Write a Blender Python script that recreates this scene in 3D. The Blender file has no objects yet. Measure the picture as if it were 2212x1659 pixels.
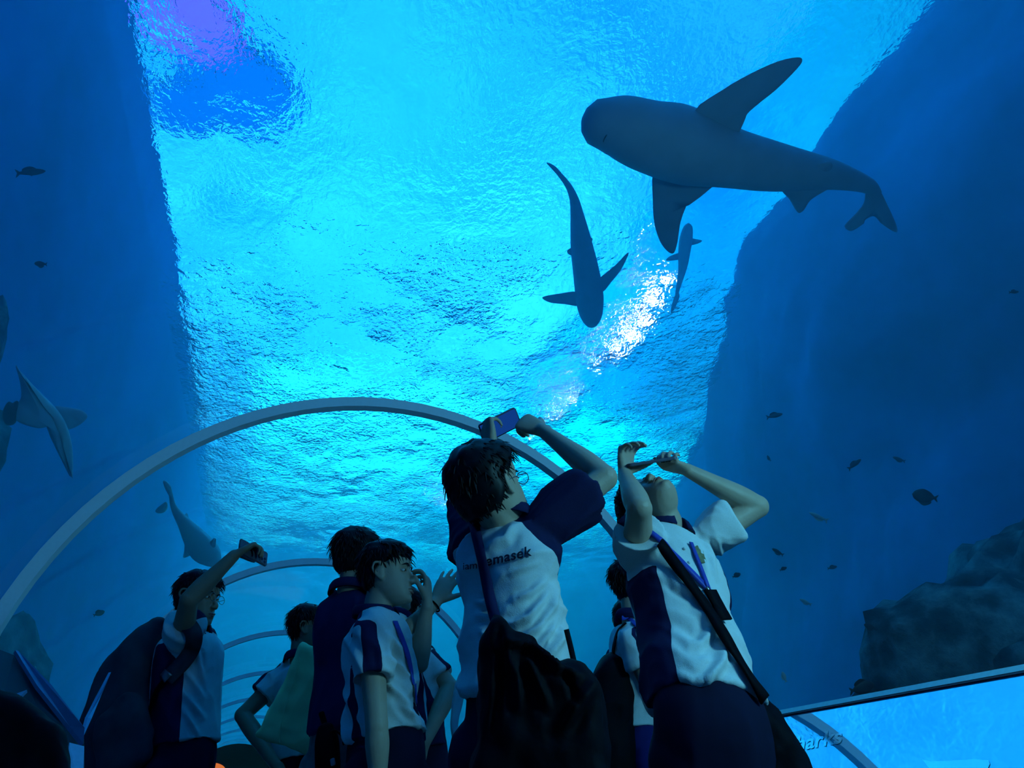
import bpy, bmesh, math, random
import numpy as np
from mathutils import Vector, Matrix, Quaternion, noise as mnoise
from mathutils.bvhtree import BVHTree

random.seed(7)
S = bpy.context.scene
COL = S.collection
ZW = 9.8                      # height of the water surface over the tunnel floor
TX, TZ, TR = 0.64, 1.12, 1.54  # tunnel axis (x, z) and inner radius of the rings
CAM_Z = 0.80
YAW, PITCH, FPX = math.radians(20.5), math.radians(31.9), 1507.7

# ------------------------------------------------------------------ camera
cd = bpy.data.cameras.new('camera')
cam = bpy.data.objects.new('camera', cd)
COL.objects.link(cam)
cd.sensor_fit = 'HORIZONTAL'
cd.sensor_width = 36.0
cd.lens = 36.0 * FPX / 2212.0
cd.clip_start = 0.05
cd.clip_end = 300
FW = Vector((math.sin(YAW) * math.cos(PITCH), math.cos(YAW) * math.cos(PITCH), math.sin(PITCH)))
RT = FW.cross(Vector((0, 0, 1))).normalized()
UP = RT.cross(FW)
CAMP = Vector((0, 0, CAM_Z))
cam.matrix_world = Matrix.Translation(CAMP) @ Matrix((RT, UP, -FW)).transposed().to_4x4()
S.camera = cam


def ray(px, py):
    return (FW + RT * ((px - 1106) / FPX) + UP * ((829.5 - py) / FPX))


def at(px, py, dist):
    """the point `dist` metres from the camera in the direction of a pixel"""
    return CAMP + ray(px, py).normalized() * dist


def atz(px, py, z):
    d = ray(px, py)
    return CAMP + d * ((z - CAM_Z) / d.z)


# ------------------------------------------------------------------ view
S.view_settings.view_transform = 'Standard'
S.view_settings.look = 'None'
S.view_settings.gamma = 1
S.view_settings.use_curve_mapping = False
S.view_settings.exposure = 0.25
cy = S.cycles
cy.use_denoising = True
cy.max_bounces = 6
cy.diffuse_bounces = 2
cy.glossy_bounces = 3
cy.transmission_bounces = 4
cy.transparent_max_bounces = 16
cy.volume_bounces = 1
cy.caustics_refractive = True
cy.caustics_reflective = False
cy.sample_clamp_indirect = 3.0


# ------------------------------------------------------------------ node helper
class NT:
    def __init__(self, tree):
        self.t = tree
        self.n = tree.nodes
        self.l = tree.links

    def add(self, typ, **kw):
        nd = self.n.new(typ)
        for k, v in kw.items():
            if k.startswith('i_'):
                key = k[2:]
                key = int(key) if key.isdigit() else key.replace('_', ' ')
                self.set(nd.inputs[key], v)
            else:
                setattr(nd, k, v)
        return nd

    def set(self, sock, v):
        if isinstance(v, bpy.types.NodeSocket):
            self.l.new(v, sock)
        elif isinstance(v, bpy.types.Node):
            self.l.new(v.outputs[0], sock)
        else:
            if isinstance(v, (tuple, list)) and len(v) == 3 and sock.type == 'RGBA':
                v = (*v, 1)
            sock.default_value = v

    def math(self, op, a, b=0.0, clamp=False):
        nd = self.n.new('ShaderNodeMath')
        nd.operation = op
        nd.use_clamp = clamp
        self.set(nd.inputs[0], a)
        self.set(nd.inputs[1], b)
        return nd.outputs[0]

    def mix(self, f, a, b):
        nd = self.n.new('ShaderNodeMix')
        nd.data_type = 'RGBA'
        self.set(nd.inputs[0], f)
        self.set(nd.inputs[6], a)
        self.set(nd.inputs[7], b)
        return nd.outputs[2]

    def ramp(self, f, stops):
        nd = self.n.new('ShaderNodeValToRGB')
        e = nd.color_ramp.elements
        while len(e) > 1:
            e.remove(e[-1])
        e[0].position = stops[0][0]
        e[0].color = (*stops[0][1], 1) if isinstance(stops[0][1], tuple) else (stops[0][1],) * 3 + (1,)
        for p, c in stops[1:]:
            x = e.new(p)
            x.color = (*c, 1) if isinstance(c, tuple) else (c, c, c, 1)
        self.set(nd.inputs[0], f)
        return nd.outputs[0]

    def noise(self, scale, detail=4, vec=None, rough=0.5, dist=0.0):
        nd = self.add('ShaderNodeTexNoise', i_Scale=scale, i_Detail=detail, i_Roughness=rough, i_Distortion=dist)
        if vec is not None:
            self.set(nd.inputs['Vector'], vec)
        return nd.outputs[0]

    def mapping(self, vec, scale=(1, 1, 1), rot=(0, 0, 0), loc=(0, 0, 0)):
        nd = self.n.new('ShaderNodeMapping')
        self.set(nd.inputs[0], vec)
        nd.inputs[1].default_value = loc
        nd.inputs[2].default_value = rot
        nd.inputs[3].default_value = scale
        return nd.outputs[0]


# ------------------------------------------------------------------ world: the daylight over the tank
w = bpy.data.worlds.new('sky')
S.world = w
w.use_nodes = True
q = NT(w.node_tree)
q.n.clear()
tc = q.add('ShaderNodeTexCoord')
mp = q.mapping(tc.outputs['Generated'], scale=(1.0, 0.55, 1.0))
n1 = q.noise(3.2, 5, mp, 0.62, 0.8)
colr = q.ramp(n1, [(0.30, (0.000, 0.15, 0.68)), (0.50, (0.008, 0.305, 0.84)), (0.66, (0.018, 0.49, 0.96))])
sep = q.add('ShaderNodeSeparateXYZ', i_0=tc.outputs['Generated'])
# extra sky brightness low ahead along +Y, added to lift the haze
dirf = q.add('ShaderNodeVectorMath', operation='DOT_PRODUCT', i_0=tc.outputs['Generated'])
dirf.inputs[1].default_value = Vector((0.12, 0.92, 0.36)).normalized()
glow = q.math('POWER', q.math('MAXIMUM', dirf.outputs['Value'], 0.0), 5.0)
stren = q.math('ADD', 1.30, q.math('MULTIPLY', glow, 4.6))
bg = q.add('ShaderNodeBackground', i_Color=colr, i_Strength=stren)
q.add('ShaderNodeOutputWorld', i_Surface=bg)

# fill lamp added out of frame to brighten the visitors
def area(name, loc, to, sx, sy, power, color):
    d = bpy.data.lights.new(name, 'AREA')
    d.shape = 'RECTANGLE'
    d.size, d.size_y = sx, sy
    d.energy = power
    d.color = color
    o = bpy.data.objects.new(name, d)
    COL.objects.link(o)
    o.location = loc
    o.rotation_euler = (Vector(to) - Vector(loc)).to_track_quat('-Z', 'Y').to_euler()
    return o


FILL = area('visitor_fill_light', (1.95, 0.1, 1.95), (0.6, 2.6, 1.3), 0.5, 0.3, 21.0, (0.17, 0.75, 1.0))
# ------------------------------------------------------------------ mesh helpers
def link(name, me, mat=None, parent=None):
    o = bpy.data.objects.new(name, me)
    COL.objects.link(o)
    if mat is not None and not me.materials:
        for m in (mat if isinstance(mat, (list, tuple)) else [mat]):
            me.materials.append(m)
    if parent is not None:
        o.parent = parent
    return o


def mesh(name, v, f, smooth=True):
    me = bpy.data.meshes.new(name)
    me.from_pydata([tuple(p) for p in v], [], f)
    me.update()
    if smooth:
        me.polygons.foreach_set('use_smooth', [True] * len(me.polygons))
    return me


def tag(o, label=None, cat=None, group=None, kind=None):
    if label: o['label'] = label
    if cat: o['category'] = cat
    if group: o['group'] = group
    if kind: o['kind'] = kind
    return o


def empty(name, loc, label=None, cat=None, group=None, kind=None):
    o = bpy.data.objects.new(name, None)
    o.empty_display_size = 0.1
    COL.objects.link(o)
    o.location = loc
    return tag(o, label, cat, group, kind)


def material(name):
    m = bpy.data.materials.new(name)
    m.use_nodes = True
    t = NT(m.node_tree)
    t.n.clear()
    out = t.add('ShaderNodeOutputMaterial')
    return m, t, out


def simple(name, color, rough=0.6, spec=0.3, bump=0.0, scale=60, metal=0.0, vary=0.15, sheen=0.0):
    m, t, out = material(name)
    tc = t.add('ShaderNodeTexCoord')
    n = t.noise(scale, 4, tc.outputs['Object'])
    c1 = tuple(c * (1 - vary) for c in color)
    c2 = tuple(min(1, c * (1 + vary)) for c in color)
    col = t.mix(n, c1, c2)
    b = t.add('ShaderNodeBsdfPrincipled', i_Base_Color=col, i_Roughness=rough, i_Metallic=metal)
    b.inputs['Specular IOR Level'].default_value = spec
    if sheen:
        b.inputs['Sheen Weight'].default_value = sheen
    if bump:
        bp = t.add('ShaderNodeBump', i_Strength=bump, i_Distance=0.01, i_Height=n)
        t.l.new(bp.outputs[0], b.inputs['Normal'])
    t.l.new(b.outputs[0], out.inputs[0])
    return m


def boxmesh(name, x0, x1, y0, y1, z0, z1):
    v = [(x, y, z) for x in (x0, x1) for y in (y0, y1) for z in (z0, z1)]
    f = [(0, 1, 3, 2), (4, 6, 7, 5), (0, 4, 5, 1), (2, 3, 7, 6), (0, 2, 6, 4), (1, 5, 7, 3)]
    return mesh(name, v, f, False)


def crom(pts, vals, n):
    """Catmull-Rom resampling of a path and its per-point values"""
    P = np.array([list(p) + list(v) for p, v in zip(pts, vals)], float)
    if len(P) == 2:
        t = np.linspace(0, 1, n)[:, None]
        Q = P[0] * (1 - t) + P[1] * t
    else:
        E_ = np.vstack([2 * P[0] - P[1], P, 2 * P[-1] - P[-2]])
        Q = []
        m = len(P) - 1
        for k in range(n):
            u = k / (n - 1) * m
            i = min(int(u), m - 1)
            t = u - i
            a, b, c, d = E_[i:i + 4]
            Q.append(.5 * ((2 * b) + (c - a) * t + (2 * a - 5 * b + 4 * c - d) * t * t + (3 * b - a - 3 * c + d) * t ** 3))
        Q = np.array(Q)
    return [Vector(q[:3]) for q in Q], Q[:, 3:]



def V(*a):
    return Vector(a)


def unit(v):
    return Vector(v).normalized()


def tube(pts, rad, wide=None, n=16, seg=None, power=2.0, cap=True, round_ends=True):
    """tapered tube; rad = radius or (half width, half thickness); `wide` = direction of the half width"""
    rad = [(r, r) if not isinstance(r, (tuple, list)) else r for r in rad]
    seg = seg or max(2, (len(pts) - 1) * 5 + 1)
    C_, R_ = crom(pts, rad, seg)
    R_ = np.maximum(R_, 0.0008)
    v, f = [], []
    prev = Vector(wide) if wide is not None else None
    rows = []
    for i, c in enumerate(C_):
        t = (C_[min(i + 1, seg - 1)] - C_[max(i - 1, 0)])
        t = t.normalized() if t.length > 1e-9 else V(0, 0, 1)
        if prev is None:
            prev = t.orthogonal()
        u = prev - t * prev.dot(t)
        if u.length < 1e-5:
            u = t.orthogonal()
        u.normalize()
        if wide is None:
            prev = u
        w_ = t.cross(u)
        rows.append((c, u, w_, t, R_[i][0], R_[i][1]))
    if round_ends:
        for end in (0, 1):
            c, u, w_, t, a, b = rows[0] if end == 0 else rows[-1]
            s = -1 if end == 0 else 1
            ext = []
            for ang in (30, 60, 80):
                k = math.cos(math.radians(ang))
                ext.append((c + t * s * min(a, b) * math.sin(math.radians(ang)), u, w_, t, a * k, b * k))
            rows = (ext[::-1] + rows) if end == 0 else (rows + ext)
    for c, u, w_, t, a, b in rows:
        for k in range(n):
            th = 2 * math.pi * k / n
            cs, sn = math.cos(th), math.sin(th)
            if power != 2.0:
                cs = math.copysign(abs(cs) ** (2 / power), cs)
                sn = math.copysign(abs(sn) ** (2 / power), sn)
            v.append(c + u * (a * cs) + w_ * (b * sn))
    m = len(rows)
    for i in range(m - 1):
        for k in range(n):
            a, b = i * n + k, i * n + (k + 1) % n
            f.append((a, b, b + n, a + n))
    if cap:
        f.append(tuple(range(n))[::-1])
        f.append(tuple(range((m - 1) * n, m * n)))
    return v, f


def ball(c, r, n=14, m=9, axes=None):
    rx, ry, rz = r if isinstance(r, (tuple, list)) else (r, r, r)
    X, Y, Z = axes or (V(1, 0, 0), V(0, 1, 0), V(0, 0, 1))
    v, f = [], []
    for j in range(1, m):
        ph = math.pi * j / m
        for k in range(n):
            th = 2 * math.pi * k / n
            v.append(Vector(c) + X * (rx * math.sin(ph) * math.cos(th)) + Y * (ry * math.sin(ph) * math.sin(th)) + Z * (rz * math.cos(ph)))
    for j in range(m - 2):
        for k in range(n):
            a, b = j * n + k, j * n + (k + 1) % n
            f.append((a, a + n, b + n, b))
    v.append(Vector(c) + Z * rz); v.append(Vector(c) - Z * rz)
    t, b_ = len(v) - 2, len(v) - 1
    for k in range(n):
        f.append((t, k, (k + 1) % n))
        f.append((b_, (m - 2) * n + (k + 1) % n, (m - 2) * n + k))
    return v, f


def merge(pieces):
    v, f = [], []
    for pv, pf in pieces:
        o = len(v)
        v += list(pv)
        f += [tuple(i + o for i in q_) for q_ in pf]
    return v, f



# ------------------------------------------------------------------ materials of the tank
def mat_tankwall(name, base, scale=0.35):
    m, t, out = material(name)
    tc = t.add('ShaderNodeTexCoord')
    n = t.noise(scale, 6, tc.outputs['Object'], 0.55)
    n2 = t.noise(scale * 9, 3, tc.outputs['Object'], 0.6)
    f = t.math('ADD', t.math('MULTIPLY', n, 0.75), t.math('MULTIPLY', n2, 0.25))
    col = t.ramp(f, [(0.35, tuple(c * 0.62 for c in base)), (0.62, tuple(min(1, c * 1.3) for c in base))])
    b = t.add('ShaderNodeBsdfDiffuse', i_Color=col)
    t.l.new(b.outputs[0], out.inputs[0])
    return m


M_WALL_L = mat_tankwall('painted_tank_wall', (0.04, 0.17, 0.44), 0.25)
M_WALL_R = mat_tankwall('sculpted_tank_wall', (0.05, 0.20, 0.42), 0.30)
M_SAND = mat_tankwall('tank_sand', (0.25, 0.35, 0.40), 0.6)
M_ROOF = simple('roof_board', (0.10, 0.30, 0.42), 0.9, 0.1)


def mat_water_surface():
    m, t, out = material('rippled_water_surface')
    geo = t.add('ShaderNodeNewGeometry')
    v = t.mapping(geo.outputs['Position'], scale=(1.0, 0.75, 0.0), rot=(0, 0, 0.35))
    big = t.noise(0.55, 3, v, 0.5, 0.6)
    mid = t.noise(2.6, 4, v, 0.6, 0.9)
    fine = t.noise(11.0, 2, v, 0.55, 0.4)
    # calmer and choppier patches
    chop = t.ramp(t.noise(0.22, 3, v, 0.6), [(0.42, 0.12), (0.60, 1.0)])
    h = t.math('ADD', t.math('MULTIPLY', big, 0.6),
               t.math('ADD', t.math('MULTIPLY', t.math('MULTIPLY', mid, 0.42), chop), t.math('MULTIPLY', t.math('MULTIPLY', fine, 0.22), t.math('ADD', t.math('MULTIPLY', chop, .9), .12))))
    bp = t.add('ShaderNodeBump', i_Strength=1.0, i_Distance=0.55, i_Height=h)
    rf = t.add('ShaderNodeBsdfRefraction', i_Color=(0.93, 1.0, 1.0), i_IOR=1.08, i_Roughness=0.0)
    rf.distribution = 'GGX'
    t.l.new(bp.outputs[0], rf.inputs['Normal'])
    tr = t.add('ShaderNodeBsdfTransparent', i_Color=(0.95, 1, 1))
    mx = t.add('ShaderNodeMixShader', i_0=1.0)
    t.l.new(tr.outputs[0], mx.inputs[1])
    t.l.new(rf.outputs[0], mx.inputs[2])
    t.l.new(mx.outputs[0], out.inputs[0])
    return m


def mat_water_volume():
    m, t, out = material('tank_water')
    sc = t.add('ShaderNodeVolumeScatter', i_Color=(0.30, 0.72, 1.0), i_Density=VOL_S, i_Anisotropy=0.35)
    ab = t.add('ShaderNodeVolumeAbsorption', i_Color=(0.0, 0.70, 1.0), i_Density=VOL_A)
    ad = t.add('ShaderNodeAddShader')
    t.l.new(sc.outputs[0], ad.inputs[0])
    t.l.new(ab.outputs[0], ad.inputs[1])
    t.l.new(ad.outputs[0], out.inputs['Volume'])
    tr = t.add('ShaderNodeBsdfTransparent')
    t.l.new(tr.outputs[0], out.inputs['Surface'])
    return m


VOL_S, VOL_A = 0.098, 0.07

XL, XR, Y0, Y1 = -3.5, 30.0, -8.0, 46.0
XW = 7.4      # face of the rock wall on the right
AO = TR + 0.10      # outer radius of the acrylic


def arch(r, n=48, z_floor=0.0):
    """points of the tunnel's section from the left floor edge over the top to the right"""
    a0 = math.asin((z_floor - TZ) / r)
    a = np.linspace(math.pi - a0, a0, n)
    return [(TX + r * math.cos(t), TZ + r * math.sin(t)) for t in a]


def extrude_profile(name, prof, y0, y1, closed=True, ny=1):
    n = len(prof)
    v, f = [], []
    for j in range(ny + 1):
        y = y0 + (y1 - y0) * j / ny
        v += [(x, y, z) for x, z in prof]
    for j in range(ny):
        for i in range(n if closed else n - 1):
            a, b = j * n + i, j * n + (i + 1) % n
            f.append((a, b, b + n, a + n))
    if closed:
        f.append(tuple(range(n))[::-1])
        f.append(tuple(range(ny * n, ny * n + n)))
    return mesh(name, v, f, False)


ar = arch(AO, 48, -0.05)
prof = [(XL, -0.05)] + ar + [(XR, -0.05), (XR, ZW), (XL, ZW)]
water = link('tank_water', extrude_profile('tank_water', prof, Y0, Y1), mat_water_volume())
bm = bmesh.new(); bm.from_mesh(water.data); bmesh.ops.recalc_face_normals(bm, faces=bm.faces)
bm.to_mesh(water.data); bm.free()
tag(water, 'clear blue water filling the big tank around the tunnel', 'water', kind='stuff')

srf = link('water_surface', mesh('water_surface', [(XL, Y0, ZW + .01), (XR, Y0, ZW + .01), (XR, Y1, ZW + .01), (XL, Y1, ZW + .01)],
                                 [(0, 1, 2, 3)], False), mat_water_surface())
tag(srf, 'bright rippled surface of the tank water overhead', 'water surface', kind='stuff')


wr = link('wall_outer', boxmesh('wall_outer', XR + .01, XR + .3, Y0, Y1, -0.1, ZW + 2.5), M_WALL_R); tag(wr, kind='structure')


def prism(name, poly, z0, z1):
    n = len(poly)
    v = [(x, y, z0) for x, y in poly] + [(x, y, z1) for x, y in poly]
    f = [(i, (i + 1) % n, n + (i + 1) % n, n + i) for i in range(n)] + [tuple(range(n))[::-1], tuple(range(n, 2 * n))]
    return mesh(name, v, f, False)


wl = link('wall_left', prism('wall_left', [(XL - 1.2, Y0), (-3.45, Y0), (-3.35, 4), (-3.05, 9), (-2.6, 15), (-2.2, 21), (-1.6, 32), (-1.3, Y1), (XL - 1.2, Y1)], -.1, ZW + .9), M_WALL_L)
tag(wl, kind='structure')


def rock_wall():
    """sculpted rock face: a rough sheet that follows the right side of the tank and closes back to its outer wall"""
    line_ = [(7.0, Y0 + .05), (6.9, -3), (6.95, 0), (7.0, 3), (7.1, 5), (7.45, 7.0), (8.1, 8.9), (9.9, 12.6), (11.7, 17), (13.4, 22.5), (15.2, 29.7), (17, 36), (20, Y1 - .1)]
    P_, _ = crom([Vector((a, b, 0)) for a, b in line_], [(0,)] * len(line_), 150)
    zs = np.linspace(-.05, ZW + .4, 64)
    v, f = [], []
    for j, z in enumerate(zs):
        for i, p in enumerate(P_):
            t = (P_[min(i + 1, 149)] - P_[max(i - 1, 0)]).normalized()
            n_ = Vector((-t.y, t.x, 0))
            q_ = Vector((p.x, p.y, z))
            a = mnoise.fractal(q_ * .33, 1.0, 2.0, 5) * .85 + mnoise.noise(q_ * 1.7) * .08
            a = a * .45 - .25; a += -.25 * math.exp(-((z - 4.6) / 1.3) ** 2) + .25 * (1 - z / 10)
            q_ = q_ + n_ * a
            v.append((min(q_.x, XR - .02), q_.y, z))
    n_ = len(P_)
    for j in range(len(zs) - 1):
        for i in range(n_ - 1):
            a = j * n_ + i
            f.append((a, a + n_, a + n_ + 1, a + 1))
    # closing top and bottom back to the outer wall
    for j, fl_ in ((0, 1), (len(zs) - 1, -1)):
        b = len(v)
        v += [(XR - .02, v[j * n_ + i][1], v[j * n_ + i][2]) for i in range(n_)]
        for i in range(n_ - 1):
            a = j * n_ + i
            f.append((a, a + 1, b + i + 1, b + i)[::fl_])
    return mesh('wall_right', v, f)


rk = link('wall_right', rock_wall(), M_WALL_R)
tag(rk, kind='structure')
wb = link('wall_back', boxmesh('wall_back', XL - 1.2, XR + .3, Y1 + .01, Y1 + .3, -0.1, ZW + 2.5), M_WALL_L); tag(wb, kind='structure')
wf = link('wall_front', boxmesh('wall_front', XL - 1.2, XR + .3, Y0 - .3, Y0 - .01, -0.1, ZW + 2.5), M_WALL_L); tag(wf, kind='structure')
fl = link('floor', boxmesh('floor', XL - 1.2, XR + .3, Y0 - .3, Y1 + .3, -0.4, -0.06), M_SAND); tag(fl, kind='structure')

# ------------------------------------------------------------------ what stands over the water
def mat_emit(name, color, strength):
    m, t, out = material(name)
    e = t.add('ShaderNodeEmission', i_Color=color, i_Strength=strength)
    t.l.new(e.outputs[0], out.inputs[0])
    m.cycles.emission_sampling = 'NONE'
    return m


def mat_translucent(name, color):
    m, t, out = material(name)
    e = t.add('ShaderNodeBsdfTranslucent', i_Color=color)
    t.l.new(e.outputs[0], out.inputs[0])
    return m


ROOF_Z = ZW + 2.4


def mat_tinted(name, color):
    m, t, out = material(name)
    e = t.add('ShaderNodeBsdfTransparent', i_Color=color)
    t.l.new(e.outputs[0], out.inputs[0])
    return m


rf = link('roof_sheet', boxmesh('roof_sheet', 7.1, XR + .3, Y0, Y1, ROOF_Z - .02, ROOF_Z), mat_tinted('tinted_roof_glazing', (0.3, 0.92, 0.90)))
tag(rf, kind='structure'); rf.name = 'trim_1'
M_HAZE_GLOW = mat_emit('added_haze_glow', (0.01, 0.60, 0.97), 8.6)  # glowing panels added over the far water to brighten the haze
for i_, (xa, xb, ya, yb) in enumerate(((-1.0, 7.0, 20.0, 31.0), (7.3, 17.0, 20.0, 31.0), (-1.0, 7.0, 31.4, 43.0), (7.3, 17.0, 31.4, 43.0))):
    o_ = link('haze_glow_panel', boxmesh('haze_glow_panel', xa, xb, ya, yb, ROOF_Z + .1, ROOF_Z + .14), M_HAZE_GLOW)
    tag(o_, kind='structure')
M_LAMP = mat_emit('floodlight_lens', (1.0, 0.72, 0.56), 80.0)
M_VIOLET = mat_emit('violet_floodlight_lens', (0.07, 0.055, 1.0), 3.4)
M_HOUSING = simple('lamp_housing', (0.2, 0.2, 0.22), 0.4, 0.5)


def disc(name, c, r, z, n=28, h=0.12):
    v, f = [], []
    for k, (rr, zz) in enumerate(((r, z), (r, z + h), (r * .7, z + h * 1.6))):
        v += [(c[0] + rr * math.cos(a), c[1] + rr * math.sin(a), zz) for a in np.linspace(0, 2 * math.pi, n, endpoint=False)]
    for k in range(2):
        f += [(k * n + i, k * n + (i + 1) % n, (k + 1) * n + (i + 1) % n, (k + 1) * n + i) for i in range(n)]
    f.append(tuple(range(2 * n, 3 * n)))
    return mesh(name, v, f, False)


def floodlight(c, r, z, lens_mat, label, group=None):
    e = empty('floodlight', (c[0], c[1], z), label, 'lamp', group)
    h = link('housing', disc('housing', (0, 0), r, 0.0, 28, 0.15), M_HOUSING, e)
    n = 28
    v = [(r * .94 * math.cos(a), r * .94 * math.sin(a), 0.01) for a in np.linspace(0, 2 * math.pi, n, endpoint=False)]
    link('lens', mesh('lens', v, [tuple(range(n))], False), lens_mat, e)
    return e




def thr(px, py, z, ior=1.08):
    """where the line of sight through the flat water surface meets height z above it"""
    d = ray(px, py).normalized()
    p = CAMP + d * ((ZW - CAM_Z) / d.z)
    h = Vector((d.x, d.y, 0)); sh_ = min(.985, h.length * ior)
    o = h.normalized() * sh_ + Vector((0, 0, math.sqrt(1 - sh_ * sh_)))
    return p + o * ((z - ZW) / o.z)


c = thr(418, 50, ROOF_Z + .6)
floodlight(c, 0.85, ROOF_Z + .6, M_VIOLET, 'big violet floodlight glowing over the water surface')
M_BLUE = mat_emit('blue_floodlight_lens', (0.0, 0.16, 1.0), 1.5)
floodlight(thr(520, 190, ROOF_Z + .9), 1.15, ROOF_Z + .9, M_BLUE, 'broad deep blue floodlight beside the violet one')
floodlight(thr(400, 240, ROOF_Z + .9), 0.7, ROOF_Z + .9, M_BLUE, 'smaller deep blue floodlight below left of the violet one')
for (px, py, r, lab) in ((1438, 598, .09, 'topmost of the small white floodlights in the bright glinting row'),
                         (1412, 636, .13, 'white floodlight second from the top of the bright glinting row'),
                         (1386, 676, .15, 'white floodlight third from the top of the bright glinting row'),
                         (1360, 712, .16, 'white floodlight at the brightest spot of the glinting row'),
                         (1330, 744, .14, 'white floodlight just below the brightest spot of the row'),
                         (1290, 784, .11, 'last white floodlight where the bright glints end'),
                         (1240, 838, .09, 'white floodlight over the raised phone, beyond the bright row'),
                         (1205, 866, .11, 'white floodlight a little lower left, over the raised phone'),
                         (1150, 900, .09, 'faint floodlight right above the raised phone'),
                         (1060, 950, .12, 'dim far floodlight behind the raised phone'),
                         (960, 1000, .14, 'farthest dim floodlight, left of the raised phone')):
    c = thr(px, py, ROOF_Z - .45)
    floodlight(c, r, ROOF_Z - .45, M_LAMP, lab, None)
# ------------------------------------------------------------------ acrylic tunnel
def mat_acrylic():
    m, t, out = material('clear_acrylic')
    tr = t.add('ShaderNodeBsdfTransparent', i_Color=(0.96, 0.99, 1.0))
    gl = t.add('ShaderNodeBsdfGlossy', i_Color=(0.9, 0.97, 1.0), i_Roughness=0.04)
    lw = t.add('ShaderNodeLayerWeight', i_Blend=0.12)
    f = t.math('MINIMUM', t.math('MULTIPLY', lw.outputs['Fresnel'], 0.25), 0.09)
    mx = t.add('ShaderNodeMixShader', i_0=f)
    t.l.new(tr.outputs[0], mx.inputs[1]); t.l.new(gl.outputs[0], mx.inputs[2])
    t.l.new(mx.outputs[0], out.inputs[0])
    return m


M_ACRYL = mat_acrylic()
M_RING = simple('silver_grey_joint', (0.88, 0.94, 0.96), 0.55, 0.35, vary=.06)
M_CONC = simple('dark_plinth', (0.05, 0.07, 0.10), 0.8, 0.2)
M_FLOOR = simple('walkway_floor', (0.03, 0.04, 0.07), 0.5, 0.3)
RY = [3.2 + 2.84 * i for i in range(-2, 8)]
ENDY = 25.4


def ring_mesh(y, r0, r1, wy, n=72):
    a0 = math.asin((0.0 - TZ) / r0)
    v, f = [], []
    for t in np.linspace(math.pi - a0, a0, n):
        for (r, yy) in ((r0, y), (r1, y), (r1, y + wy), (r0, y + wy)):
            v.append((TX + r * math.cos(t), yy, TZ + r * math.sin(t)))
    for i in range(n - 1):
        for j in range(4):
            a, b = i * 4 + j, i * 4 + (j + 1) % 4
            f.append((a, b, b + 4, a + 4))
    f.append((3, 2, 1, 0)); f.append(tuple(range((n - 1) * 4, n * 4)))
    return mesh('ring', v, f, False)


for i, y in enumerate(RY):
    o = link('trim_%d' % (i + 2), ring_mesh(y, TR - .022, TR + .030, .055), M_RING); tag(o, kind='structure')
edges = [Y0 + .1] + RY + [ENDY]
for i in range(len(edges) - 1):
    a = arch(TR + .034, 56, 0.0)
    b = arch(TR + .085, 56, 0.0)
    v, f = [], []
    y0, y1 = edges[i] + .05, edges[i + 1] - .002
    n = len(a)
    for y in (y0, y1):
        for pr in (a, b):
            v += [(x, y, z) for x, z in pr]
    for k in range(n - 1):
        f.append((k, k + 1, 2 * n + k + 1, 2 * n + k))                       # inside
        f.append((n + k, 3 * n + k, 3 * n + k + 1, n + k + 1))               # outside
    o = link('window_%d' % (i + 1), mesh('panel', v, f), M_ACRYL); tag(o, kind='structure')
# walkway, plinths and the closed building the tunnel runs into
o = link('floor_walkway', boxmesh('w', TX - 1.0, TX + 1.0, Y0, ENDY, -0.06, 0.0), M_FLOOR); o.name = 'floor'; tag(o, kind='structure')
blk = [(x, z) for x, z in arch(TR + .09, 40, 0.0)]
o = link('wall_end', extrude_profile('e', blk, ENDY, Y1 - .1), simple('dark_brown_end_wall', (0.035, 0.022, 0.016), .9, .1)); tag(o, kind='structure')
dd_ = [(-.42, 0), (.42, 0)] + [(.42 * math.cos(t), 2.0 + .40 * math.sin(t) * .55) for t in np.linspace(0, math.pi, 14)]
DX = -0.09
o = link('door_1', mesh('d', [(DX + x, ENDY - .02, z) for x, z in dd_], [tuple(range(len(dd_)))], False), mat_emit('warm_lit_doorway', (0.95, 0.24, 0.06), 0.55)); tag(o, kind='structure')

# ------------------------------------------------------------------ reading boards on the sides
def mat_gloss_board(name, color, rough, mixf):
    m, t, out = material(name)
    d = t.add('ShaderNodeBsdfDiffuse', i_Color=color)
    g = t.add('ShaderNodeBsdfGlossy', i_Color=(0.85, 0.95, 1.0), i_Roughness=rough)
    mx = t.add('ShaderNodeMixShader', i_0=mixf)
    t.l.new(d.outputs[0], mx.inputs[1]); t.l.new(g.outputs[0], mx.inputs[2]); t.l.new(mx.outputs[0], out.inputs[0])
    return m


M_BOARD = mat_gloss_board('glossy_blue_board_face', (0.05, 0.55, 0.85), 0.02, 0.60)
M_BOARDEDGE = simple('pale_board_rim', (0.35, 0.62, 0.66), .4, .4)
M_PRINT = mat_gloss_board('pale_blue_print', (0.4, 0.85, 1.0), 0.08, 0.80)
BT, BB = V(1.93, 0, 1.125), V(1.58, 0, 0.70)
bn = V(-(BT.z - BB.z), 0, (BT.x - BB.x)).normalized()     # board normal, up and to the walkway
board = empty('information_board', (1.7, 1.6, 0.0), 'glossy light blue information board with faint lettering, lower right', 'sign')


def bpart(name, v, f, mat, smooth=False):
    o = Vector(board.location)
    return link(name, mesh(name, [Vector(p) - o for p in v], f, smooth), mat, board)


def bp(u, y, lift=0.0):
    """u: 0 at the top rim, 1 at the lower rim"""
    p = BT.lerp(BB, u)
    return V(p.x, y, p.z) + bn * lift


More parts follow.
